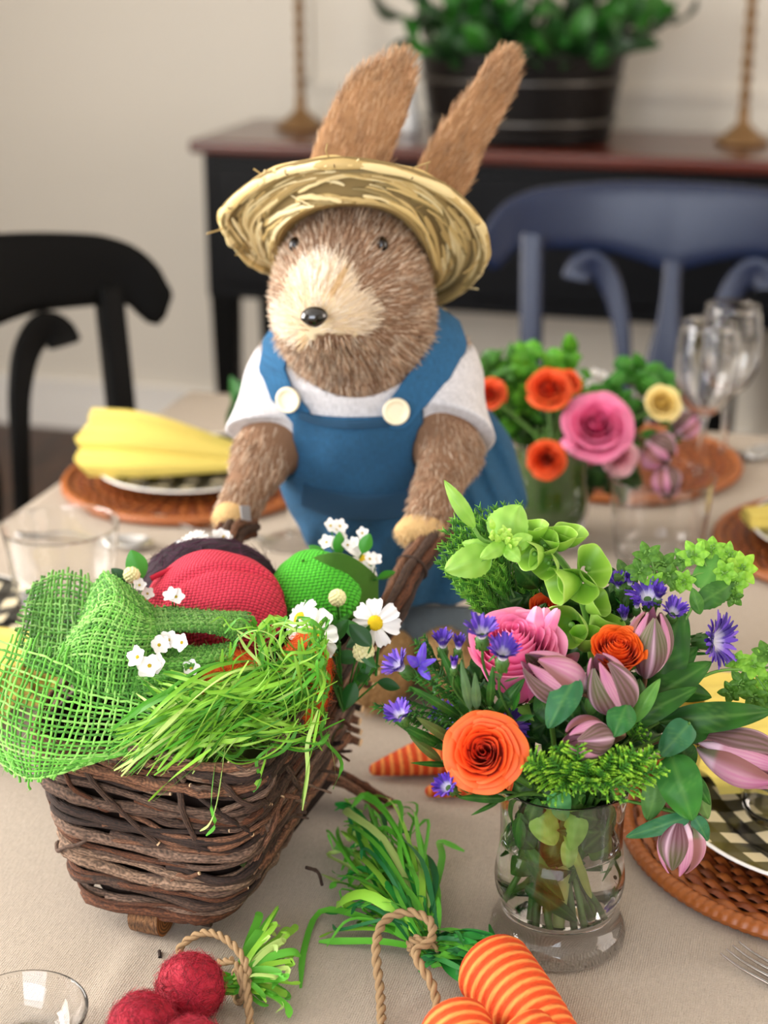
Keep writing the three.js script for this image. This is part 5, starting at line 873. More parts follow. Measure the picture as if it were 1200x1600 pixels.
function rose(label, c, face, R, cols, o = {}) {
  const t = thing('rose', label, 'flower', c); base.set(t, V());
  const { n = 48, deep = 1, open = 1, stem } = o, B = basisFrom(face);
  const counts = n > 40 ? [2, 3, 4, 5, 6, 7, 7, 7] : n > 22 ? [2, 3, 4, 5, 6, 6] : [2, 3, 4, 5, 5], rings = counts.length;
  counts.forEach((cnt, j) => {
    for (let q0 = 0; q0 < cnt; q0++) {
      const f = (j + 0.5 * q0 / cnt) / (rings - 0.5), phi = j * 1.9 + q0 / cnt * Math.PI * 2 + sym(0.1), r = R * (0.075 + 0.7 * f), yt = R * (0.52 - 0.42 * f ** 1.9 * open) + R * sym(0.025), yb = -R * 0.75 * deep, w = Math.min(2.1, Math.PI / cnt * 1.5), curl = open * R * (0.02 + 0.25 * f ** 1.5), ph = rnd(6);
      const c0 = mix(cols[0], cols[1], f * 0.9), c1 = mix(cols[1], cols[2], f * 0.6), rimC = mix(cols[1], cols[2], 0.35 + 0.6 * f);
      const g = grid(14, 12, (u, v) => {
        const s = (u - 0.5) * 2, a = phi + s * w * (0.5 + 0.5 * Math.sin(Math.min(1, v * 1.25) * Math.PI / 2)), top = Math.max(0, (v - 0.7) / 0.3), q = r * (0.3 + 0.7 * Math.sin(v * Math.PI / 2) ** 0.7) * (1 + 0.09 * s / (0.4 + f)) * (1 - 0.22 * (1 - f) * top) + curl * top * top * (1 - 0.25 * s * s) + R * 0.022 * Math.sin(s * 4 + ph) * top;
        const y = lerp(yb, yt, v) - curl * 0.7 * top ** 3 - R * 0.13 * Math.abs(s) ** 2.5 * v * (0.35 + f) + R * 0.02 * Math.sin(s * 5 + ph) * top;
        return V(Math.cos(a) * q, y, Math.sin(a) * q);
      }, (u, v) => mix(mix(c0, c1, smoothstep(v, 0.55, 0.9)), rimC, smoothstep(v, 0.88, 0.98)));
      piece(t, 'petal', g.applyMatrix4(B), M.petal);
    }
  });
  for (let k = 0; k < 5; k++) { const a = k * 1.2566; piece(t, 'sepal', grid(4, 6, (u, v) => { const s = (u - 0.5) * 2 * R * 0.16 * (1 - v), q = R * (0.2 + 0.65 * v); return V(Math.cos(a) * q - Math.sin(a) * s, -R * (0.8 * deep - 0.25 * v * v), Math.sin(a) * q + Math.cos(a) * s); }).applyMatrix4(B), M.stem[1]); }
  const e = (stem ?? V(0.118, TABLE + 0.1, -0.95)).clone().sub(c), b = face.clone().multiplyScalar(-R * 0.75 * deep);
  piece(t, 'stem', tube([b, b.clone().multiplyScalar(1.6), e], 0.0022, { seg: 14, rad: 8 }), M.stem[0]);
  return t;
}
const LILY = { pink: C(0xd07abc), pale: C(0xf6dde4), maroon: C(0x5e1f30), olive: C(0x50561e), deep: C(0xb044a4) };
function lilyBud(label, A, tip, R, o = {}) {   // closed, striped tepals round an axis from A to the tip
  const t = thing('lily_bud', label, 'flower', A); base.set(t, V());
  const d = tip.clone().sub(A), L = d.length(), B = basisFrom(d, o.hint ?? V(-A.x, EYE - A.y, -A.z)), open = o.open ?? 0;
  for (let k = 0; k < 6; k++) {
    const a0 = k * Math.PI / 3 + 0.5 + (o.spin ?? 0), inner = k % 2, len = L * (inner ? 1 : rnd(0.9, 0.98)), rr = R * (inner ? 0.86 : 1), ph = rnd(6);
    const g = grid(22, 16, (u, v) => {
      const s = (u - 0.5) * 2, prof = Math.sin(Math.PI * (0.05 + 0.87 * v ** 0.9)) ** 0.75 * (1 + open * 1.2 * v * v), w = (inner ? 0.6 : 0.95) * Math.sin(Math.PI * Math.min(1, 0.06 + v * 0.93)) ** 0.5, a = a0 + s * w, q = rr * prof * (1 - 0.1 * s * s + 0.07 * Math.cos(s * 3)) + R * 0.05 * (1 - inner);
      return V(Math.cos(a) * q, v * len, Math.sin(a) * q);
    }, (u, v) => {
      const s = Math.abs(u - 0.5) * 2, st = 0.5 + 0.5 * Math.sin(u * 52 + ph + 2 * Math.sin(v * 4)), tip = smoothstep(v, 0.62, 0.95), kind = inner ? 0 : (k / 2 + (o.kind ?? 0)) % 3;
      const pinkish = mix(mix(LILY.pale, LILY.pink, 0.25 + 0.5 * st * smoothstep(v, 0.1, 0.6)), LILY.deep, tip * (1 - s) * 0.6);
      if (kind === 0) return mix(mix(pinkish, LILY.olive, smoothstep(s, inner ? 0.7 : 0.22, inner ? 1 : 0.7) * 0.92), C(0xa8485c), 0.5 * smoothstep(v, 0.25, 0));
      const dark = mix(LILY.maroon, LILY.olive, kind === 1 ? 0.25 + 0.5 * st * v : smoothstep(v, 0.2, 0.8));
      return mix(mix(pinkish, dark, smoothstep(s, -0.12, 0.2) * (0.82 + 0.18 * st)), C(0x9a5a6c), 0.5 * smoothstep(s, 0.88, 1));
    });
    piece(t, 'tepal', g.applyMatrix4(B), M.petal);
  }
  const e = (o.stem ?? V(0.118, TABLE + 0.11, -0.95)).clone().sub(A), b = d.clone().normalize().multiplyScalar(-0.012);
  piece(t, 'stem', tube([V(), b, e.clone().lerp(b, 0.5).add(V(0, 0.01, 0)), e], 0.0016, { seg: 18, rad: 7 }), std(0x6b4a35, { roughness: 0.5 }));
  return t;
}
const VIOLET = [C(0x421a9a), C(0x5c30b6), C(0x321080), C(0x7a50c8)];
function aster(label, c, face, r, o = {}) {
  const t = thing('aster', label, 'flower', c); base.set(t, V());
  const { open: open0 = 0.45, n: n0 = 30, len = 1, stem } = o, open = open0 * 0.78, n = Math.round(n0 * 1.5), B = basisFrom(face), rays = [];
  for (let k = 0; k < n; k++) {
    const a = k / n * Math.PI * 2 + sym(0.12), op = open * rnd(0.75, 1.15) * Math.PI / 2, L = r * len * rnd(0.85, 1.15), w = r * 0.095, col = VIOLET[Math.floor(rnd(4))];
    rays.push(grid(2, 6, (u, v) => { const s = (u - 0.5) * 2, th = op * (0.35 + 0.75 * v), q = r * 0.16 + Math.sin(th) * L * v, x = s * w * (0.6 + 0.4 * Math.sin(v * 3)) * (v > 0.9 ? 0.6 : 1); return V(Math.cos(a) * q - Math.sin(a) * x, Math.cos(th) * L * v - Math.abs(s) * w * 0.25, Math.sin(a) * q + Math.cos(a) * x); }, (u, v) => mix(C(0xf4eef8), col, smoothstep(v, 0.15, 0.55))));
  }
  piece(t, 'ray_petals', merge(rays).applyMatrix4(B), M.petal);
  piece(t, 'cup', merge([lathe(smoothProfile([[0.0006, -r * 0.75], [r * 0.2, -r * 0.68], [r * 0.3, -r * 0.35], [r * 0.27, 0], [r * 0.18, r * 0.08], [0, r * 0.06]], 20), 14), ...Array.from({ length: 16 }, (_, k) => { const a = k * 2.4, y = -0.6 + 0.55 * (k / 16); return new THREE.ConeGeometry(r * 0.07, r * 0.3, 4).rotateX(0.35).translate(0, y * r, r * 0.3).rotateY(a); })]).applyMatrix4(B), M.stem[2]);
  const e = (stem ?? V(0.118, TABLE + 0.11, -0.95)).clone().sub(c), b = face.clone().multiplyScalar(-r * 0.7);
  piece(t, 'stem', tube([b, b.clone().multiplyScalar(2.6), e.clone().lerp(b, 0.4).add(V(0, 0.004, 0)), e], 0.0009, { seg: 16, rad: 6 }), M.stem[2]);
  const q = b.clone().lerp(e, 0.2), nl = 5;
  for (let k = 0; k < nl; k++) piece(t, 'leaf', place(LEAF(r * 0.16, r * rnd(0.9, 1.5), 0.3, 0.15), b.clone().lerp(e, 0.08 + 0.07 * k), face.clone().add(V(sym(1), sym(0.8), sym(0.8))), rnd(6)), M.leaf[[0, 1, 3][k % 3]]);
  return t;
}
/* a leaf spanning from A to B; w is the half width */
function leafAB(A, B, w, o = {}) {
  const { arch = 0.12, cup = 0.28, hint, teeth = 0, cols = [C(0x2c6a26), C(0x3d8430)], twist = 0, blunt = 0 } = o, d = B.clone().sub(A), L = d.length(), mid = A.clone().lerp(B, 0.5), e = (hint ?? V(-mid.x, EYE - mid.y, -mid.z)).clone().normalize(), sd = V().crossVectors(d, e).normalize(), n = V().crossVectors(sd, d).normalize(), ph = rnd(6);
  return grid(10, 22, (u, v) => {
    const s = (u - 0.5) * 2, k = Math.sin(Math.PI * Math.min(1, v ** (0.85 - blunt * 0.25) * 0.985 + 0.012)) ** (0.8 - 0.35 * blunt) * (1 + (teeth ? teeth * Math.abs(((v * 9) % 1) - 0.5) * (Math.abs(s) > 0.6 ? 1 : 0) : 0)), a = s * (1 - cup * 0.3) , x = a * w * k, z = Math.sin(Math.PI * v) * arch * L - Math.abs(s) ** 1.4 * cup * w * k + 0.04 * w * Math.sin(s * 7 + v * 9 + ph);
    const si = sd.clone().applyAxisAngle(d.clone().normalize(), twist * (v - 0.5));
    return A.clone().addScaledVector(d, v).addScaledVector(si, x).addScaledVector(n, z);
  }, (u, v) => { const s = Math.abs(u - 0.5) * 2; return mix(mix(cols[0], cols[1], v * 0.6 + 0.2 * Math.sin(v * 20 + ph)), C(0x8fbf5a), 0.14 * (s < 0.08 ? 1 : 0) + 0.08 * (Math.abs(Math.sin((v * 8 - s * 1.6) * Math.PI)) < 0.16 ? 1 : 0)); });
}
function foliage(label, list, o = {}) {   // list: [ax, ay, ad, bx, by, bd, halfWidthPx, options]
  const c = at(...(o.at ?? list[0].slice(0, 3))), t = thing(o.name ?? 'leafy_stem', label, 'leaves', c), root = o.root ?? V(0.118, TABLE + 0.105, -0.95);
  for (const [ax, ay, ad, bx, by, bd, w, op] of list) {
    const A = at(ax, ay, ad), B = at(bx, by, bd), m = part(t, 'leaf', leafAB(A, B, w * 0.00041 * (o.k ?? 1), { ...o.leaf, ...op }), M.leafV);
    if (!o.bare) part(t, 'stem', tube([A, A.clone().lerp(root, 0.4).add(V(0, 0.003, 0)), root.clone().add(V(sym(0.01), 0, sym(0.01)))], 0.0011, { seg: 8, rad: 6 }), M.stem[0]);
  }
  return t;
}
/* feathery conifer sprays: fine scale leaves in one instanced part */
function spray(label, branches, o = {}) {   // branches: [A, B] in the world
  const c = branches[0][0].clone(), t = thing(o.name ?? 'cedar_sprig', label, 'greenery', c), list = [], st = [], { step = 0.0022, lateral = 1, side = 0.3, len = 0.0045, r = 0.0008, cols = [C(0x2d6a22), C(0x4c9a2a), C(0x7fc23a)], droop = 0 } = o;
  for (const [A, B] of branches) {
    const d = B.clone().sub(A), L = d.length(), e = faceEye(A), sd = V().crossVectors(d, e).normalize();
    st.push(tube([A, A.clone().lerp(B, 0.5).addScaledVector(e, 0.004), B], (q) => 0.0011 * (1 - 0.75 * q), { seg: 8, rad: 5 }));
    const n = Math.floor(L / step);
    for (let i = 2; i < n; i++) {
      const v = i / n, p = A.clone().addScaledVector(d, v).addScaledVector(e, 0.004 * Math.sin(Math.PI * v)), sg = i % 2 ? 1 : -1, tl = L * side * (1 - v * 0.75) * rnd(0.7, 1.15), td = d.clone().normalize().multiplyScalar(0.8).addScaledVector(sd, sg * rnd(0.4, 0.85) * lateral).addScaledVector(e, rnd(-0.15, 0.5)).normalize(), m = Math.max(3, Math.floor(tl / 0.0016));
      if (i % (o.skip ?? 2) === 0) for (let k = 0; k < m; k++) {
        const f = k / m, q = p.clone().addScaledVector(td, tl * f).add(V(0, -droop * f * f * tl, 0));
        for (let z = 0; z < 2; z++) list.push({ p: q, dir: td.clone().addScaledVector(sd, (z ? 1 : -1) * 0.6).addScaledVector(e, rnd(-0.2, 0.6)).addScaledVector(V(sym(1), sym(1), sym(1)), 0.2).normalize(), len: len * rnd(0.7, 1.2), r: r * rnd(0.7, 1.2), color: mix(mix(cols[0], cols[1], f * 1.3), cols[2], (f - 0.55) * 2 * (0.4 + 0.6 * v)).multiplyScalar(rnd(0.75, 1.15)) });
      }
      list.push({ p, dir: d.clone().normalize().addScaledVector(V(sym(1), sym(1), sym(1)), 0.7).normalize(), len, r, color: cols[0] });
    }
  }
  part(t, 'stems', merge(st), M.stem[2]);
  bristles(t, 'scale_leaves', list, std(0xffffff, { roughness: 0.55 }));
  return t;
}
const VB = on(870, 1463).setY(TABLE + 0.0006), VT = (x, y, z) => VB.clone().add(V(x, y, z));
const VASE = lathe(smoothProfile([[0, 0.0005], [0.04, 0.0005], [0.0448, 0.003], [0.0462, 0.008], [0.0448, 0.0135], [0.0405, 0.019], [0.0385, 0.0245], [0.0395, 0.031], [0.0428, 0.041], [0.0436, 0.05], [0.042, 0.064], [0.0406, 0.08], [0.0412, 0.1], [0.0438, 0.1215], [0.0438, 0.1232], [0.0424, 0.123], [0.0398, 0.1], [0.0391, 0.08], [0.0405, 0.064], [0.042, 0.05], [0.0411, 0.0415], [0.0376, 0.032], [0.0345, 0.027], [0.024, 0.0243], [0, 0.0238]], 150), 96);
const WATER = lathe([[0, 0.0236], [0.024, 0.0241], [0.0346, 0.0268], [0.0377, 0.0318], [0.0412, 0.0413], [0.0421, 0.05], [0.0406, 0.064], [0.0393, 0.076], [0.036, 0.0757], [0, 0.0755]], 96);
const vase = thing('flower_vase', 'clear glass vase with a thick flared foot, full of stems, beside the woven charger', 'vase', VB);
base.set(vase, V());
piece(vase, 'body', VASE, M.glass, 'clear glass with a heavy rounded foot');
piece(vase, 'water', WATER, phys(0xffffff, { roughness: 0, transmission: 1, thickness: 0.08, ior: 1.33 }), 'clear water');
{
  reseed(301);
  const O3 = [C(0xd62c02), C(0xf0460a), C(0xf87026)], P3 = [C(0xea4098), C(0xff78ba), C(0xffb4d2)], root = VT(0, 0.1, 0);
  let c = at(756, 1176, 0.868);
  rose('large open orange rose hanging over the vase\'s rim, petals spiralling to its centre', c, faceEye(c, -0.12, -0.1), 0.0258, O3, { n: 58, stem: root });
  c = at(966, 1016, 0.912);
  rose('orange rose half hidden between two striped buds of the front bouquet', c, faceEye(c, 0.15, -0.65), 0.0195, [C(0xc01c00), C(0xe84008), C(0xf27a18)], { open: 0.55, deep: 1.3, stem: root });
  c = at(858, 956, 0.985);
  rose('orange rose peeping out behind the pink rose', c, faceEye(c, 0.3, -0.6), 0.017, O3, { n: 24, open: 0.6, stem: root });
  c = at(806, 1008, 0.925);
  rose('big pink rose with pale lower petals among purple asters', c, faceEye(c, -0.1, -0.72), 0.0325, P3, { n: 44, open: 0.75, deep: 2.0, stem: root });
  /* loose outer petals of the pink rose */
  const t = thing('rose', 'second pink rose opening to the side under the green bells', 'flower', at(845, 985, 0.945));
  for (const [a, b, w, k] of [[[838, 1010, 0.94], [872, 952, 0.93], 20, 0.5], [[850, 1020, 0.94], [852, 950, 0.935], 24, 0.2], [[828, 1010, 0.93], [840, 948, 0.93], 22, 0], [[860, 1060, 0.93], [905, 1020, 0.94], 18, 0.6]]) part(t, 'petal', leafAB(at(...a), at(...b), w * 0.00041, { arch: 0.25, cup: 0.8, blunt: 1, cols: [P3[1], P3[2]] }), M.petal);
  part(t, 'stem', tube([at(846, 1012, 0.945), root], 0.002), M.stem[0]);
  for (const [a, b, R, op, label] of [
    [[908, 1082, 0.9], [822, 1030, 0.888], 0.0152, { spin: 0.4, kind: 0 }, 'striped pink bud pointing at the pink rose'],
    [[972, 1108, 0.9], [934, 1028, 0.885], 0.0148, { spin: 0.1, kind: 1 }, 'striped pink bud below the half hidden orange rose'],
    [[1008, 1054, 0.93], [1022, 955, 0.92], 0.0146, { spin: 0.9, open: 0.05, kind: 2 }, 'tallest striped pink bud standing upright next to the half hidden orange rose'],
    [[952, 1150, 0.885], [886, 1158, 0.868], 0.013, { spin: 1.2, open: 0.15, kind: 1 }, 'small striped bud resting on the feathery lime cedar'],
    [[1092, 1162, 0.93], [1228, 1208, 0.905], 0.0152, { spin: 0.2, open: 0.6 }, 'half open pink lily reaching over the checked plate'],
    [[1066, 1278, 0.895], [1056, 1366, 0.885], 0.0148, { spin: 0.6, open: 0.05, kind: 2 }, 'lowest pink bud hanging head down in front of the woven charger'],
  ]) lilyBud(label, at(...a), at(...b), R, { ...op, stem: root.clone().add(V(0.01, 0.01, 0)) });
  const left = VT(-0.015, 0.11, 0.01), right = VT(0.015, 0.11, -0.01);
  for (const [px, py, d, yaw, pitch, r, op, label] of [
    [753, 996, 0.885, -0.15, -0.75, 0.0138, { open: 0.42, stem: left }, 'purple aster in front of the pink rose, the higher of two side by side'],
    [785, 1030, 0.88, 0.2, -0.8, 0.0138, { open: 0.45, stem: left }, 'purple aster against the pink rose\'s pale lower petals'],
    [630, 1046, 0.905, -1.25, -0.35, 0.0125, { open: 0.5, stem: left }, 'purple aster pointing away beside the rabbit\'s tan foot'],
    [692, 1012, 0.905, -0.1, -0.9, 0.011, { open: 0.3, stem: left }, 'narrow purple aster bud between four petalled flower and pink rose'],
    [716, 1014, 0.9, 0.3, -0.9, 0.009, { open: 0.22, n: 20, stem: left }, 'white based aster bud touching the pink rose\'s edge'],
    [709, 1044, 0.89, 0.1, -0.9, 0.008, { open: 0.12, n: 18, stem: left }, 'closed pale aster bud in the leafy left spray'],
    [628, 1122, 0.885, -0.7, -0.55, 0.011, { open: 0.5, stem: left }, 'purple aster over the striped carrots\' tips'],
    [702, 1232, 0.868, -0.6, -0.2, 0.0112, { open: 0.42, stem: left }, 'lowest purple aster beneath the large orange rose'],
    [790, 1140, 0.93, 0.7, -0.3, 0.0135, { open: 0.6, stem: left }, 'shaded purple aster just behind the large orange rose'],
    [697, 1126, 0.93, -0.3, -0.3, 0.0125, { open: 0.6, stem: left }, 'shaded purple aster deep in the leafy left spray'],
    [1012, 938, 0.965, -0.2, -0.6, 0.0135, { open: 0.62, stem: right }, 'dark purple aster above the upright striped bud'],
    [1028, 936, 0.955, 0.35, -0.8, 0.009, { open: 0.25, stem: right }, 'white and purple aster bud touching the dark purple one'],
    [1050, 962, 0.95, 0.35, -0.6, 0.0115, { open: 0.4, stem: right }, 'purple aster between the upright bud and the round dark leaf'],
    [1108, 1002, 0.965, 1.1, 0.1, 0.0175, { open: 0.75, n: 34, stem: right }, 'deep purple aster jutting out past the round dark leaf'],
    [968, 918, 0.98, -0.3, -0.8, 0.011, { open: 0.35, stem: right }, 'dim purple aster near the tip of the bells'],
    [984, 914, 0.975, 0.2, -0.9, 0.009, { open: 0.2, stem: right }, 'white tipped aster bud next to the dim purple one'],
    [995, 950, 0.96, -0.1, -0.9, 0.0085, { open: 0.1, n: 18, stem: right }, 'closed cream aster bud below the dark purple aster'],
    [976, 968, 0.955, -0.4, -0.8, 0.009, { open: 0.2, stem: right }, 'lilac tipped aster bud left of the tallest striped bud'],
    [942, 1396, 0.93, 0.1, 0.9, 0.0085, { open: 0.2, n: 20, stem: VT(0.02, 0.09, 0.0) }, 'aster bud hanging upside down inside the glass vase'],
  ]) { const p = at(px, py, d); aster(label, p, faceEye(p, yaw, pitch), r, op); }
  {   // a flat flower with few petals
    const p = at(655, 1040, 0.9), t2 = thing('statice_flower', 'violet flower with four separate petals at the left of the bouquet', 'flower', p), col = [C(0x6f4fd6), C(0x5a36c0)];
    for (const [x, y, w] of [[664, 1003, 8], [636, 1025, 9], [672, 1062, 8], [682, 1030, 6]]) part(t2, 'petal', leafAB(p.clone(), at(x, y, 0.89), w * 0.00041, { cols: col, blunt: 0.6 }), M.petal);
    part(t2, 'stem', tube([p, left], 0.001), M.stem[0]);
  }
  /* bells of Ireland */
  const bells = thing('bell_flower_stem', 'arching stem of pale green shell bells at the top of the bouquet', 'flower stem', at(930, 1060, 0.96));
  M.bell = phys(0xffffff, { vertexColors: true, roughness: 0.5, transmission: 0.22, side: THREE.DoubleSide });
  const bellGeo = (R, L, ob) => grid(36, 12, (u, v) => { const a = u * Math.PI * 2, lip = Math.max(0, (v - 0.8) / 0.2), k = (0.2 + 0.8 * v ** 0.6) * (1 + 0.045 * Math.cos(5 * a) * v ** 3 - 0.04 * lip); return V(Math.cos(a) * R * k * 0.8, L * v * (1 + ob * 1.5 * Math.cos(a - 1.57) * v) - lip * lip * L * 0.06, Math.sin(a) * R * k * 1.15); }, (u, v) => mix(mix(C(0x5f9a22), C(0xa2d048), v), C(0xcdea84), Math.max(0.7 * smoothstep(v, 0.93, 1), 0.25 * (Math.abs(Math.sin(u * 5 * Math.PI * 2)) < 0.15 ? 1 : 0))));
  const spine = new THREE.CatmullRomCurve3([[935, 1120, 0.955], [928, 1040, 0.958], [915, 960, 0.962], [893, 900, 0.965], [862, 862, 0.968], [820, 846, 0.968], [780, 848, 0.966]].map((q) => at(...q)));
  part(bells, 'stem', tube([VT(0.01, 0.1, 0), ...spine.getPoints(14)], 0.0022, { seg: 40 }), M.stem[1]);
  for (const [px, py, d, R, L, yaw, pitch, ob] of [[903, 914, 0.935, 27, 30, -0.15, 0.25, 0.25], [926, 884, 0.95, 31, 30, 0.55, -0.25, 0.3], [872, 915, 0.94, 32, 38, -0.75, 0.35, 0.3], [826, 868, 0.948, 26, 28, -0.6, 0.25, 0.3], [850, 846, 0.955, 24, 26, -0.2, -0.5, 0.3], [872, 838, 0.958, 24, 26, 0.1, -0.75, 0.3], [890, 832, 0.965, 23, 26, 0.5, -0.7, 0.3], [834, 824, 0.965, 20, 24, -0.1, -0.9, 0.2], [915, 992, 0.935, 22, 36, 0.25, -0.6, 0.3], [886, 978, 0.94, 33, 40, -0.35, 0.1, 0.3], [946, 968, 0.955, 26, 42, 0.9, -0.5, 0.3], [936, 940, 0.962, 24, 30, 0.8, -0.1, 0.3], [850, 880, 0.945, 24, 28, -0.5, 0.1, 0.2], [934, 1010, 0.945, 20, 34, 0.5, -0.7, 0.3], [805, 858, 0.953, 17, 22, -0.7, 0.3, 0.2]]) {
    const p = at(px, py, d), f = faceEye(p, yaw, pitch), s = 0.00042, b = part(bells, 'bell', place(bellGeo(R * s * 1.16, L * s * 1.3, ob), p.clone().addScaledVector(f, -L * s), f, 0.4 + sym(0.5)), M.bell);
    piece(b, 'throat', new THREE.SphereGeometry(R * s * 0.16, 10, 8).translate(...p.clone().addScaledVector(f, -L * s * 0.55).sub(bells.position).toArray()), M.stem[1]);
  }
  const pale = { cols: [C(0x86bd3e), C(0xa6d65c)], teeth: 0.22, blunt: 0.5 };
  for (const [a, b, w, o] of [[[742, 826, 0.95], [694, 750, 0.955], 13, { ...pale, teeth: 0.1, blunt: 0 }], [[778, 846, 0.955], [815, 790, 0.965], 34, pale], [[768, 868, 0.945], [695, 890, 0.935], 27, pale], [[770, 858, 0.95], [722, 848, 0.955], 12, pale], [[790, 850, 0.945], [750, 872, 0.935], 13, pale], [[800, 852, 0.945], [832, 838, 0.95], 14, pale], [[790, 852, 0.945], [812, 878, 0.935], 13, pale]]) part(bells, 'leaf', leafAB(at(...a), at(...b), w * 0.00041, o), M.bell);
  for (let k = 0; k < 16; k++) { const p = at(782 + sym(16), 842 + sym(14), 0.945), q = V(sym(1), rnd(0.2, 1), rnd(0, 1)).normalize(); part(bells, 'bract', leafAB(p, p.clone().addScaledVector(q, rnd(0.006, 0.011)), 0.0022, { cols: [C(0xa9d64e), C(0xc4ea70)] }), M.bell); }
  part(bells, 'leaf_stalk', merge([tube([at(740, 825, 0.95), at(752, 842, 0.95), at(775, 850, 0.955)], 0.0014), tube([at(748, 880, 0.94), at(768, 866, 0.945), at(782, 852, 0.955)], 0.0012)]), M.stem[1]);
  /* conifer greens */
  const fan = []; for (let i = 0; i < 30; i++) { const k = i / 29, a = lerp(-1.35, 0.5, k); fan.push([at(790 + sym(14), 985 - 2.6 * i + sym(8), 0.985), at(772 + Math.sin(a) * 92 + sym(8), 905 - Math.cos(a) * 98 - 20 * k + sym(10), 1.0 + sym(0.014))]); }
  for (let i = 0; i < 9; i++) fan.push([at(800, 960, 0.99), at(lerp(690, 790, i / 8), lerp(880, 790, (i / 8) ** 0.7) + sym(8), 0.985)]);
  for (let i = 0; i < 16; i++) fan.push([at(838 + sym(20), 965, 1.0), at(lerp(785, 872, i / 15), 862 + sym(14), 1.0)]);
  spray('fan of fine dark green conifer behind the pink rose, against the blue overalls', fan, { step: 0.0034, lateral: 0.45, side: 0.34, len: 0.0042, r: 0.0006, cols: [C(0x2a6414), C(0x4c9422), C(0x94c844)] });
  const low = []; for (let i = 0; i < 30; i++) { const k = i / 29; low.push([at(lerp(880, 960, k) + sym(10), 1225 + sym(12), 0.9), at(lerp(812, 1042, k) + sym(8), 1172 + 26 * Math.abs(k - 0.5) + sym(18) + (k > 0.42 && k < 0.62 ? 25 : 0), rnd(0.855, 0.88))]); }
  for (let i = 0; i < 8; i++) low.push([at(910 + sym(30), 1215, 0.89), at(lerp(850, 1000, i / 7), 1242 + sym(16), 0.862)]);
  for (let i = 0; i < 4; i++) low.push([at(985, 1160, 0.92), at(lerp(990, 1020, i / 3), lerp(1112, 1150, i / 3), 0.905)]);
  spray('feathery cedar with lime tips spilling over the vase\'s front rim', low, { step: 0.003, side: 0.42, skip: 1, len: 0.002, r: 0.00085, cols: [C(0x2c6c14), C(0x62a81e), C(0xb4e03c)], name: 'cedar_sprig' });
  const lf = []; for (const [a, b] of [[[740, 1120], [640, 1075]], [[745, 1110], [650, 1050]], [[740, 1130], [628, 1092]], [[735, 1125], [640, 1110]], [[740, 1100], [672, 1042]], [[730, 1135], [604, 1118]], [[720, 1140], [584, 1100]], [[690, 1050], [662, 990]], [[700, 1060], [648, 1000]]]) lf.push([at(...a, 0.92), at(...b, 0.895 + sym(0.006))]);
  spray('fine green sprays fanning out beside the rabbit\'s tan foot', lf, { step: 0.0023, side: 0.2, len: 0.0048, r: 0.0006, cols: [C(0x225a1c), C(0x3c7f26), C(0x68a438)] });
  /* leaves */
  const D = [C(0x174410), C(0x2c6a16)], dk = { cols: D, blunt: 0.3 }, gr = { cols: [C(0x35724a), C(0x266034)], blunt: 0.5 };
  foliage('dark glossy leaves on the bouquet\'s charger side, above the checked plate', [[1030, 1128, 0.925, 1208, 1112, 0.93, 26, { ...dk, arch: 0.16 }], [980, 1116, 0.93, 1112, 1034, 0.945, 30, dk], [955, 1140, 0.915, 1090, 1074, 0.925, 22, dk], [1022, 1082, 0.935, 1064, 952, 0.955, 40, { ...dk, blunt: 1, arch: 0.05 }], [1078, 1130, 0.91, 1032, 1180, 0.9, 25, { ...gr, blunt: 0.9 }], [1000, 1100, 0.94, 1090, 1010, 0.955, 26, dk], [1040, 1150, 0.925, 1120, 1140, 0.93, 20, dk], [985, 1132, 0.9, 1032, 1060, 0.905, 14, { cols: [C(0x4f8a35), C(0x6ea648)] }], [1062, 1160, 0.92, 1080, 1205, 0.915, 22, dk], [1010, 1060, 0.955, 1112, 1090, 0.95, 24, dk]]);
  foliage('drooping leaves round the lowest hanging pink bud', [[1048, 1180, 0.905, 1082, 1282, 0.885, 37, { cols: [C(0x2a6a22), C(0x3f8a30)], blunt: 0.6, arch: 0.14 }], [1078, 1276, 0.89, 978, 1308, 0.895, 15, gr], [1086, 1276, 0.89, 1106, 1314, 0.888, 14, gr], [1030, 1215, 0.905, 1012, 1282, 0.9, 22, { cols: [C(0x4f7f3c), C(0x3c6a30)], blunt: 0.7 }], [1086, 1215, 0.9, 1106, 1280, 0.893, 16, { cols: [C(0x6d8a4a), C(0x5a7a3c)], blunt: 0.6 }], [1075, 1200, 0.9, 1110, 1258, 0.89, 12, dk]]);
  foliage('blue green leaves in the middle of the bouquet between the striped buds', [[900, 1056, 0.885, 856, 1138, 0.872, 25, { ...gr, cols: [C(0x2f6e42), C(0x235a34)] }], [980, 1098, 0.885, 958, 1152, 0.872, 24, { cols: [C(0x2c7030), C(0x235f2a)], blunt: 0.4, twist: 0.6 }], [945, 1100, 0.9, 918, 1035, 0.905, 15, dk], [918, 1120, 0.9, 940, 1060, 0.905, 13, { cols: [C(0x5c8c3f), C(0x487a30)] }], [935, 1140, 0.9, 905, 1090, 0.905, 20, dk], [860, 1130, 0.9, 842, 1075, 0.915, 20, dk], [985, 1120, 0.91, 1000, 1060, 0.92, 22, { cols: [C(0x43632c), C(0x2f5a26)] }], [900, 1130, 0.89, 872, 1070, 0.9, 18, dk]]);
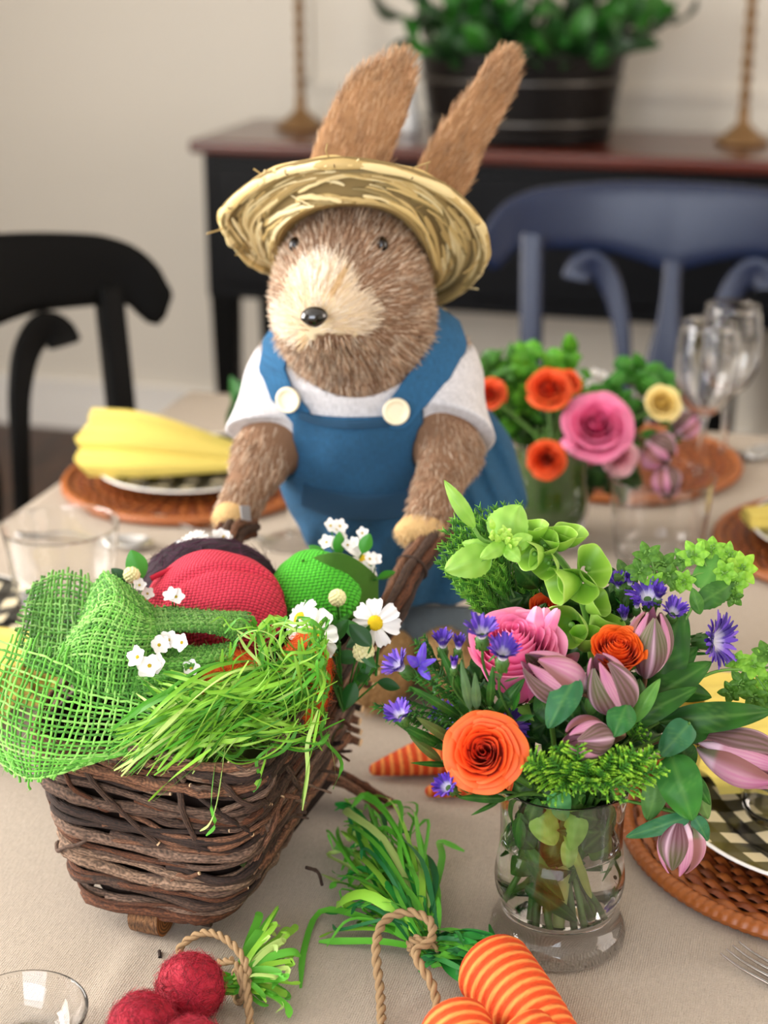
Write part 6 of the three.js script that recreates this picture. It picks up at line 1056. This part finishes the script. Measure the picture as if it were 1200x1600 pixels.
  foliage('slim dark leaves of the aster spray left of the large orange rose', [[720, 1120, 0.9, 640, 1072, 0.885, 8, dk], [728, 1100, 0.9, 686, 1010, 0.895, 9, dk], [735, 1110, 0.895, 720, 1030, 0.885, 8, { cols: [C(0x5e7f55), C(0x46683c)] }], [745, 1110, 0.895, 742, 1050, 0.885, 8, { cols: [C(0x5e7f55), C(0x46683c)] }], [700, 1170, 0.9, 614, 1126, 0.885, 9, dk], [710, 1160, 0.895, 650, 1120, 0.885, 9, { cols: [C(0x4d5a2a), C(0x5c6a30)] }], [690, 1190, 0.9, 640, 1150, 0.895, 8, { cols: [C(0x5c5a2c), C(0x4d6a2c)] }], [700, 1195, 0.9, 642, 1192, 0.885, 5, dk], [765, 1105, 0.89, 770, 1040, 0.885, 7, dk], [770, 1120, 0.9, 820, 1060, 0.9, 12, dk], [790, 1248, 0.88, 715, 1246, 0.865, 8, dk], [780, 1252, 0.88, 736, 1274, 0.868, 4, dk], [760, 1130, 0.915, 700, 1080, 0.91, 14, dk], [770, 1120, 0.92, 740, 1060, 0.915, 13, dk]]);
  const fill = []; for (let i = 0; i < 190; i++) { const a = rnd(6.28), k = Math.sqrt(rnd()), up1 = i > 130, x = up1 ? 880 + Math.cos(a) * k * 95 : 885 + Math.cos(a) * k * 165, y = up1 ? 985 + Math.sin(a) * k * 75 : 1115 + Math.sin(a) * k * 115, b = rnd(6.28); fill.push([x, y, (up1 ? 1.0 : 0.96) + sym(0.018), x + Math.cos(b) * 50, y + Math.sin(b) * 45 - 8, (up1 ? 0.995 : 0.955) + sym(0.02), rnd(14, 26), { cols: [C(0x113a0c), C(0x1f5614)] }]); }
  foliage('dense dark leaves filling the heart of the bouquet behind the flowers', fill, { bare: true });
  /* bupleurum: stars of pointed bracts */
  const star = (t, px, py, d, R, yaw, pitch, n, cols) => { const p = at(px, py, d), f = faceEye(p, yaw, pitch), B = basisFrom(f), rot = rnd(6); for (let k = 0; k < n; k++) { const a = rot + k / n * 6.283, q = V(Math.cos(a), 0.25, Math.sin(a)).applyMatrix4(B).normalize(); part(t, 'bract', leafAB(p, p.clone().addScaledVector(q, R * 0.00047 * rnd(0.85, 1.1)), R * 0.00047 * 0.36, { hint: f, cols, blunt: 0.25, arch: 0.08 }), M.leafV); } const e = []; for (let k = 0; k < 7; k++) e.push(new THREE.SphereGeometry(0.0007, 6, 5).translate(...p.clone().addScaledVector(f, 0.003).add(V(sym(0.002), sym(0.002), sym(0.002))).toArray())); part(t, 'florets', merge(e), M.stem[1], null, 'stuff'); return p; };
  const lime = [C(0x6aa62a), C(0x92c844)], moss = [C(0x3f6f1e), C(0x5c8e2c)];
  const sprig = (label, stem, stars, leaves = []) => { const t3 = thing('thorow_wax_sprig', label, 'greenery', at(...stem[0])); const pts = stem.map((q) => at(...q)); part(t3, 'stem', tube([VT(0.012, 0.11, -0.005), ...pts], (q) => 0.0015 * (1 - 0.4 * q), { seg: 30 }), M.stem[1]); const st = []; for (const [x, y, d, R, yaw, pitch, n, c] of stars) { const p = star(t3, x, y, d, R, yaw, pitch, n, c); st.push(tube([pts[pts.length - 1], pts[pts.length - 1].clone().lerp(p, 0.5).add(V(0, 0.002, 0)), p], 0.0008, { seg: 8, rad: 5 })); } part(t3, 'stalk', merge(st), M.stem[1]); for (const l of leaves) part(t3, 'leaf', leafAB(at(l[0], l[1], l[2]), at(l[3], l[4], l[5]), l[6] * 0.00041, l[7]), M.leafV); };
  sprig('low wavy green sprig with star shaped bracts above the dark purple aster', [[1004, 968, 0.965], [1012, 935, 0.968], [1028, 908, 0.97], [1022, 890, 0.972]], [[1012, 868, 0.975, 22, 0, -0.6, 5, moss], [978, 900, 0.98, 24, -0.4, -0.2, 5, [C(0x33551c), C(0x4a7426)]], [1000, 892, 0.972, 22, -0.2, -0.2, 6, moss], [1035, 882, 0.978, 22, 0.3, -0.4, 5, moss], [1044, 900, 0.97, 20, 0.4, 0, 5, moss], [962, 905, 0.985, 20, -0.5, 0, 5, [C(0x2d4c1a), C(0x426a24)]], [1022, 908, 0.968, 16, 0.1, 0.1, 5, lime]]);
  sprig('long wavy green sprig arching towards the dark rattan charger', [[1010, 1075, 0.945], [1050, 1010, 0.95], [1078, 955, 0.955], [1096, 922, 0.962], [1110, 895, 0.97]], [[1086, 868, 0.98, 24, -0.2, -0.5, 6, lime], [1112, 860, 0.985, 24, 0.2, -0.6, 6, lime], [1068, 876, 0.98, 20, -0.5, -0.2, 5, moss], [1138, 868, 0.98, 20, 0.5, -0.3, 5, lime], [1158, 888, 0.975, 26, 0.4, -0.1, 7, [C(0x7fb62a), C(0xa8d848)]], [1148, 912, 0.968, 22, 0.3, 0.2, 6, lime], [1132, 895, 0.968, 20, 0, 0.1, 6, lime], [1146, 934, 0.965, 17, 0.2, 0.6, 5, moss], [1070, 908, 0.968, 18, -0.3, 0.1, 6, lime], [1055, 912, 0.97, 15, -0.5, 0.2, 5, lime]], [[1085, 948, 0.955, 1150, 908, 0.968, 20, { cols: [C(0x2c5c1e), C(0x447a2c)], teeth: 0.2 }], [1095, 920, 0.962, 1136, 862, 0.985, 28, { cols: [C(0x4d8a34), C(0x5f9c3e)], blunt: 0.7 }], [1094, 960, 0.953, 1082, 918, 0.96, 12, { cols: [C(0x3c6f26), C(0x4f8530)] }]]);
  sprig('wavy green sprig cut by the picture\'s edge above the drooping pink lily', [[1050, 1090, 0.945], [1110, 1052, 0.95], [1150, 1046, 0.955], [1175, 1050, 0.957]], [[1178, 1040, 0.958, 24, 0, -0.3, 6, lime], [1160, 1068, 0.955, 22, -0.2, 0, 6, moss], [1150, 1034, 0.962, 20, -0.4, -0.4, 5, lime], [1196, 1066, 0.955, 22, 0.2, 0.1, 6, lime], [1198, 1022, 0.962, 24, 0.2, -0.6, 6, moss], [1178, 1088, 0.95, 22, 0, 0.4, 5, moss], [1142, 1082, 0.955, 19, -0.4, 0.3, 5, moss], [1204, 1096, 0.95, 22, 0.3, 0.4, 5, moss], [1222, 1045, 0.957, 24, 0.3, 0, 6, lime]]);
  /* what stands in the vase */
  const wet = thing('cut_stems', 'cut green stems and submerged leaves inside the glass vase', 'stems', VT(0, 0.025, 0));
  for (let i = 0; i < 16; i++) { const a = i * 2.4, b = a + 2.2 + sym(0.9), r0 = rnd(0.006, 0.029), r1 = rnd(0.012, 0.034), A = VT(Math.cos(a) * r0, 0.0262, Math.sin(a) * r0), B = VT(Math.cos(b) * r1, 0.118, Math.sin(b) * r1); part(wet, 'stem', tube([A, A.clone().lerp(B, 0.5).add(V(sym(0.003), 0, sym(0.003))), B], rnd(0.0011, 0.0024), { seg: 14, rad: 8 }), M.stem[i % 3]); }
  part(wet, 'stem', tube([VT(-0.002, 0.0265, 0.018), VT(0.0, 0.05, 0.016), VT(0.004, 0.1, 0.006)], 0.0034, { rad: 12 }), std(0xa9bf74, { roughness: 0.5 }), 'thick pale cut stem');
  for (let i = 0; i < 96; i++) { const a = rnd(6.28), r = rnd(0.014, 0.036) , y = rnd(0.078, 0.12), A = VT(Math.cos(a) * r, y, Math.sin(a) * r), b = a + sym(1.4), B = VT(Math.cos(b) * Math.min(0.034, r + 0.004), y - rnd(0.018, 0.034) * (i % 3 ? 1 : -0.4), Math.sin(b) * Math.min(0.034, r + 0.004)); part(wet, 'leaf', leafAB(A, B, rnd(0.006, 0.0125), { cols: [[C(0x183c12), C(0x2a5a1c)], [C(0x2f661c), C(0x21501a)], [C(0x466f22), C(0x345c1c)]][i % 3], hint: V(Math.cos(a), 0.2, Math.sin(a)) }), M.leafV); }
  for (const [a, b, w, cols] of [[[0.004, 0.088, 0.03], [0.016, 0.05, 0.028], 0.0035, [C(0x9aa84a), C(0xb9c060)]], [[-0.022, 0.056, 0.022], [0.008, 0.034, 0.026], 0.0065, [C(0x2c5c22), C(0x1f4a1c)]], [[-0.018, 0.112, 0.032], [-0.008, 0.092, 0.034], 0.011, [C(0x86b348), C(0xa4c966)]], [[0.006, 0.112, 0.033], [0.002, 0.088, 0.034], 0.009, [C(0x7aa840), C(0x93bd58)]], [[0.002, 0.093, 0.031], [0.001, 0.072, 0.032], 0.0065, [C(0x8db04e), C(0xb4cf7c)]], [[-0.008, 0.13, 0.034], [-0.003, 0.112, 0.037], 0.009, [C(0x3f8a4c), C(0x5aa060)]]]) part(wet, 'leaf', leafAB(VT(...a), VT(...b), w, { cols, blunt: 0.9, cup: 0.5 }), M.leafV);
}
/* the centrepiece further down the table */
{
  reseed(401);
  const FB = on(857, 850).setY(TABLE + 0.0006), top = FB.clone().add(V(0, 0.11, 0)), v2 = thing('flower_vase', 'glass vase lined with dark leaves under the blurred far centrepiece', 'vase', FB); base.set(v2, V());
  piece(v2, 'body', VASE, M.glass);
  for (let i = 0; i < 30; i++) { const a = i / 30 * 12.566, y = i < 15 ? 0.03 : 0.07; piece(v2, 'leaf', leafAB(V(Math.cos(a) * 0.03, y, Math.sin(a) * 0.03), V(Math.cos(a + 0.3) * 0.0355, y + 0.045, Math.sin(a + 0.3) * 0.0355), 0.013, { hint: V(Math.cos(a), 0, Math.sin(a)), cols: [C(0x1c4a0c), C(0x34701a)] }), M.leafV, 'dark leaf lining the glass'); }
  piece(v2, 'moss_lining', lathe(smoothProfile([[0.0365, 0.032], [0.0405, 0.05], [0.0385, 0.08], [0.0392, 0.112], [0.036, 0.112], [0.036, 0.05], [0.034, 0.033]], 30), 40), std(0x36600f, { roughness: 1, bumpMap: rep(T.blotch, 6), bumpScale: 0.003 }), 'dark mossy lining');
  const O3 = [C(0xb41c00), C(0xde3804), C(0xf06018)], P3 = [C(0xd42e7c), C(0xe85c98), C(0xf08cb2)];
  for (const [px, py, d, R, cols, yaw, pitch, label, n] of [[933, 664, 1.66, 0.041, P3, 0.05, -0.35, 'large pink rose in the blurred far centrepiece', 30], [858, 606, 1.68, 0.026, O3, 0, -0.5, 'orange rose at the top of the far centrepiece', 24], [886, 596, 1.7, 0.017, O3, 0.3, -0.6, 'small orange rose next to the top one of the far centrepiece', 18], [765, 616, 1.69, 0.019, O3, -0.3, -0.2, 'orange rose of the far centrepiece beside the white sleeve', 20], [853, 718, 1.625, 0.022, O3, -0.1, 0.1, 'red orange rose low over the far vase', 24], [1036, 630, 1.68, 0.022, [C(0xd9b23a), C(0xeed069), C(0xf6e5a4)], 0.4, -0.3, 'pale yellow rose by the stemmed glasses', 22], [968, 715, 1.66, 0.022, [C(0xe6809c), C(0xf0a6b4), C(0xf6c6cc)], 0.3, 0.2, 'pale pink petalled rose under the large blurred pink one', 18]]) { const p = at(px, py, d); rose(label, p, faceEye(p, yaw, pitch), R, cols, { n, stem: top }); }
  for (const [a, b, R, label] of [[[1010, 690, 1.68], [1048, 720, 1.66], 0.02, 'mauve lily bud between pale yellow rose and tumbler'], [[1040, 730, 1.67], [1044, 775, 1.64], 0.014, 'white and lilac bud drooping over the far tumbler'], [[1000, 600, 1.76], [985, 575, 1.76], 0.012, 'pale pink bud at the top edge of the far centrepiece'], [[1055, 680, 1.7], [1090, 650, 1.7], 0.013, 'mauve bud in front of the stemmed glasses']]) lilyBud(label, at(...a), at(...b), R, { open: 0.4, stem: top });
  const leaves = (label, n, x0, x1, y0, y1, cols, w, k = 1) => { const l = []; for (let i = 0; i < n; i++) { const x = rnd(x0, x1), y = rnd(y0, y1), b = rnd(6.28); l.push([x, y, 1.735 + sym(0.02), x + Math.cos(b) * 34, y + Math.sin(b) * 30 - 6, 1.73 + sym(0.02), rnd(w * 0.7, w * 1.2), { cols }]); } foliage(label, l, { bare: true, k: 1.7, root: top }); };
  leaves('bright green leaves behind the orange roses of the far centrepiece', 90, 780, 900, 555, 700, [C(0x3f8a1c), C(0x6cb32c)], 15);
  leaves('dark leaves low in the far centrepiece above the lined vase', 120, 790, 990, 640, 770, [C(0x173d12), C(0x2a5c1c)], 16);
  leaves('mid green leaves between the large pink and the pale yellow rose', 44, 940, 1050, 565, 700, [C(0x2a6a20), C(0x4f9a30)], 13);
  leaves('fine green leaves by the rabbit\'s strap at the far centrepiece\'s edge', 60, 722, 800, 555, 650, [C(0x2c5f1c), C(0x4a8a2a)], 9);
  for (const [px, py, label] of [[915, 588, 'white blossoms above the large blurred pink rose'], [790, 590, 'white specks of blossom near the far orange rose by the sleeve'], [955, 598, 'white blossoms between the pink bud and the large blurred rose']]) blossom(label, at(px, py, 1.74), 4, 0.014, 0.0055);
  const fs = []; for (let i = 0; i < 10; i++) fs.push([at(880, 660, 1.74), at(lerp(735, 800, i / 9), lerp(600, 550, i / 9), 1.76)]);
  spray('feathery green behind the white sleeve in the far centrepiece', fs, { step: 0.004, side: 0.2, len: 0.008, r: 0.0012, cols: [C(0x2a5a18), C(0x3f7d22), C(0x5c9c34)] });
  const st = thing('cut_stems', 'green stems standing in the far leaf lined vase', 'stems', FB.clone().add(V(0, 0.026, 0)));
  for (let i = 0; i < 9; i++) { const a = i * 2.4, A = FB.clone().add(V(Math.cos(a) * 0.018, 0.0262, Math.sin(a) * 0.018)); part(st, 'stem', tube([A, FB.clone().add(V(Math.cos(a + 2) * 0.02, 0.13, Math.sin(a + 2) * 0.02))], 0.002), M.stem[i % 3]); }
}
/* ------------------------------------------------ repeats share a group ------------------------------------------------ */
const GROUPS = { dining_chair: 'dining chairs round the table', buffet_lamp: 'lamps on the sideboard', rattan_charger: 'rattan chargers at the place settings', dinner_plate: 'checked plates at the place settings', napkin: 'yellow napkins at the place settings', tumbler: 'clear tumblers on the table', wine_glass: 'stemmed glasses on the table', spoon: 'steel spoons on the table', carrot_bunch: 'bunches of striped carrots', sisal_carrot: 'orange carrots in the barrow', daisy: 'daisies in the barrow', cream_bud: 'cream buds in the barrow', aster: 'purple asters in the front bouquet', bell_flower_stem: null, leaf_sprig: 'leaf sprigs in the barrow', cedar_sprig: 'conifer sprays of the bouquets', thorow_wax_sprig: 'wavy green sprigs of the front bouquet', flower_vase: 'glass flower vases', cut_stems: 'stems standing in the vases' };
const FRONT = { rose: 'roses', lily_bud: 'pink lily buds', leafy_stem: 'leaves', blossom_sprig: 'white blossoms' };
for (const o of scene.children) {
  const k = o.name.replace(/_\d{3}$/, '');
  if (o.userData.group || o.userData.kind) continue;
  if (GROUPS[k]) o.userData.group = GROUPS[k];
  else if (FRONT[k]) o.userData.group = FRONT[k] + (o.position.z < -1.5 ? ' of the far centrepiece' : k === 'blossom_sprig' ? ' in the barrow' : ' of the front bouquet');
}
renderer.render(scene, camera);
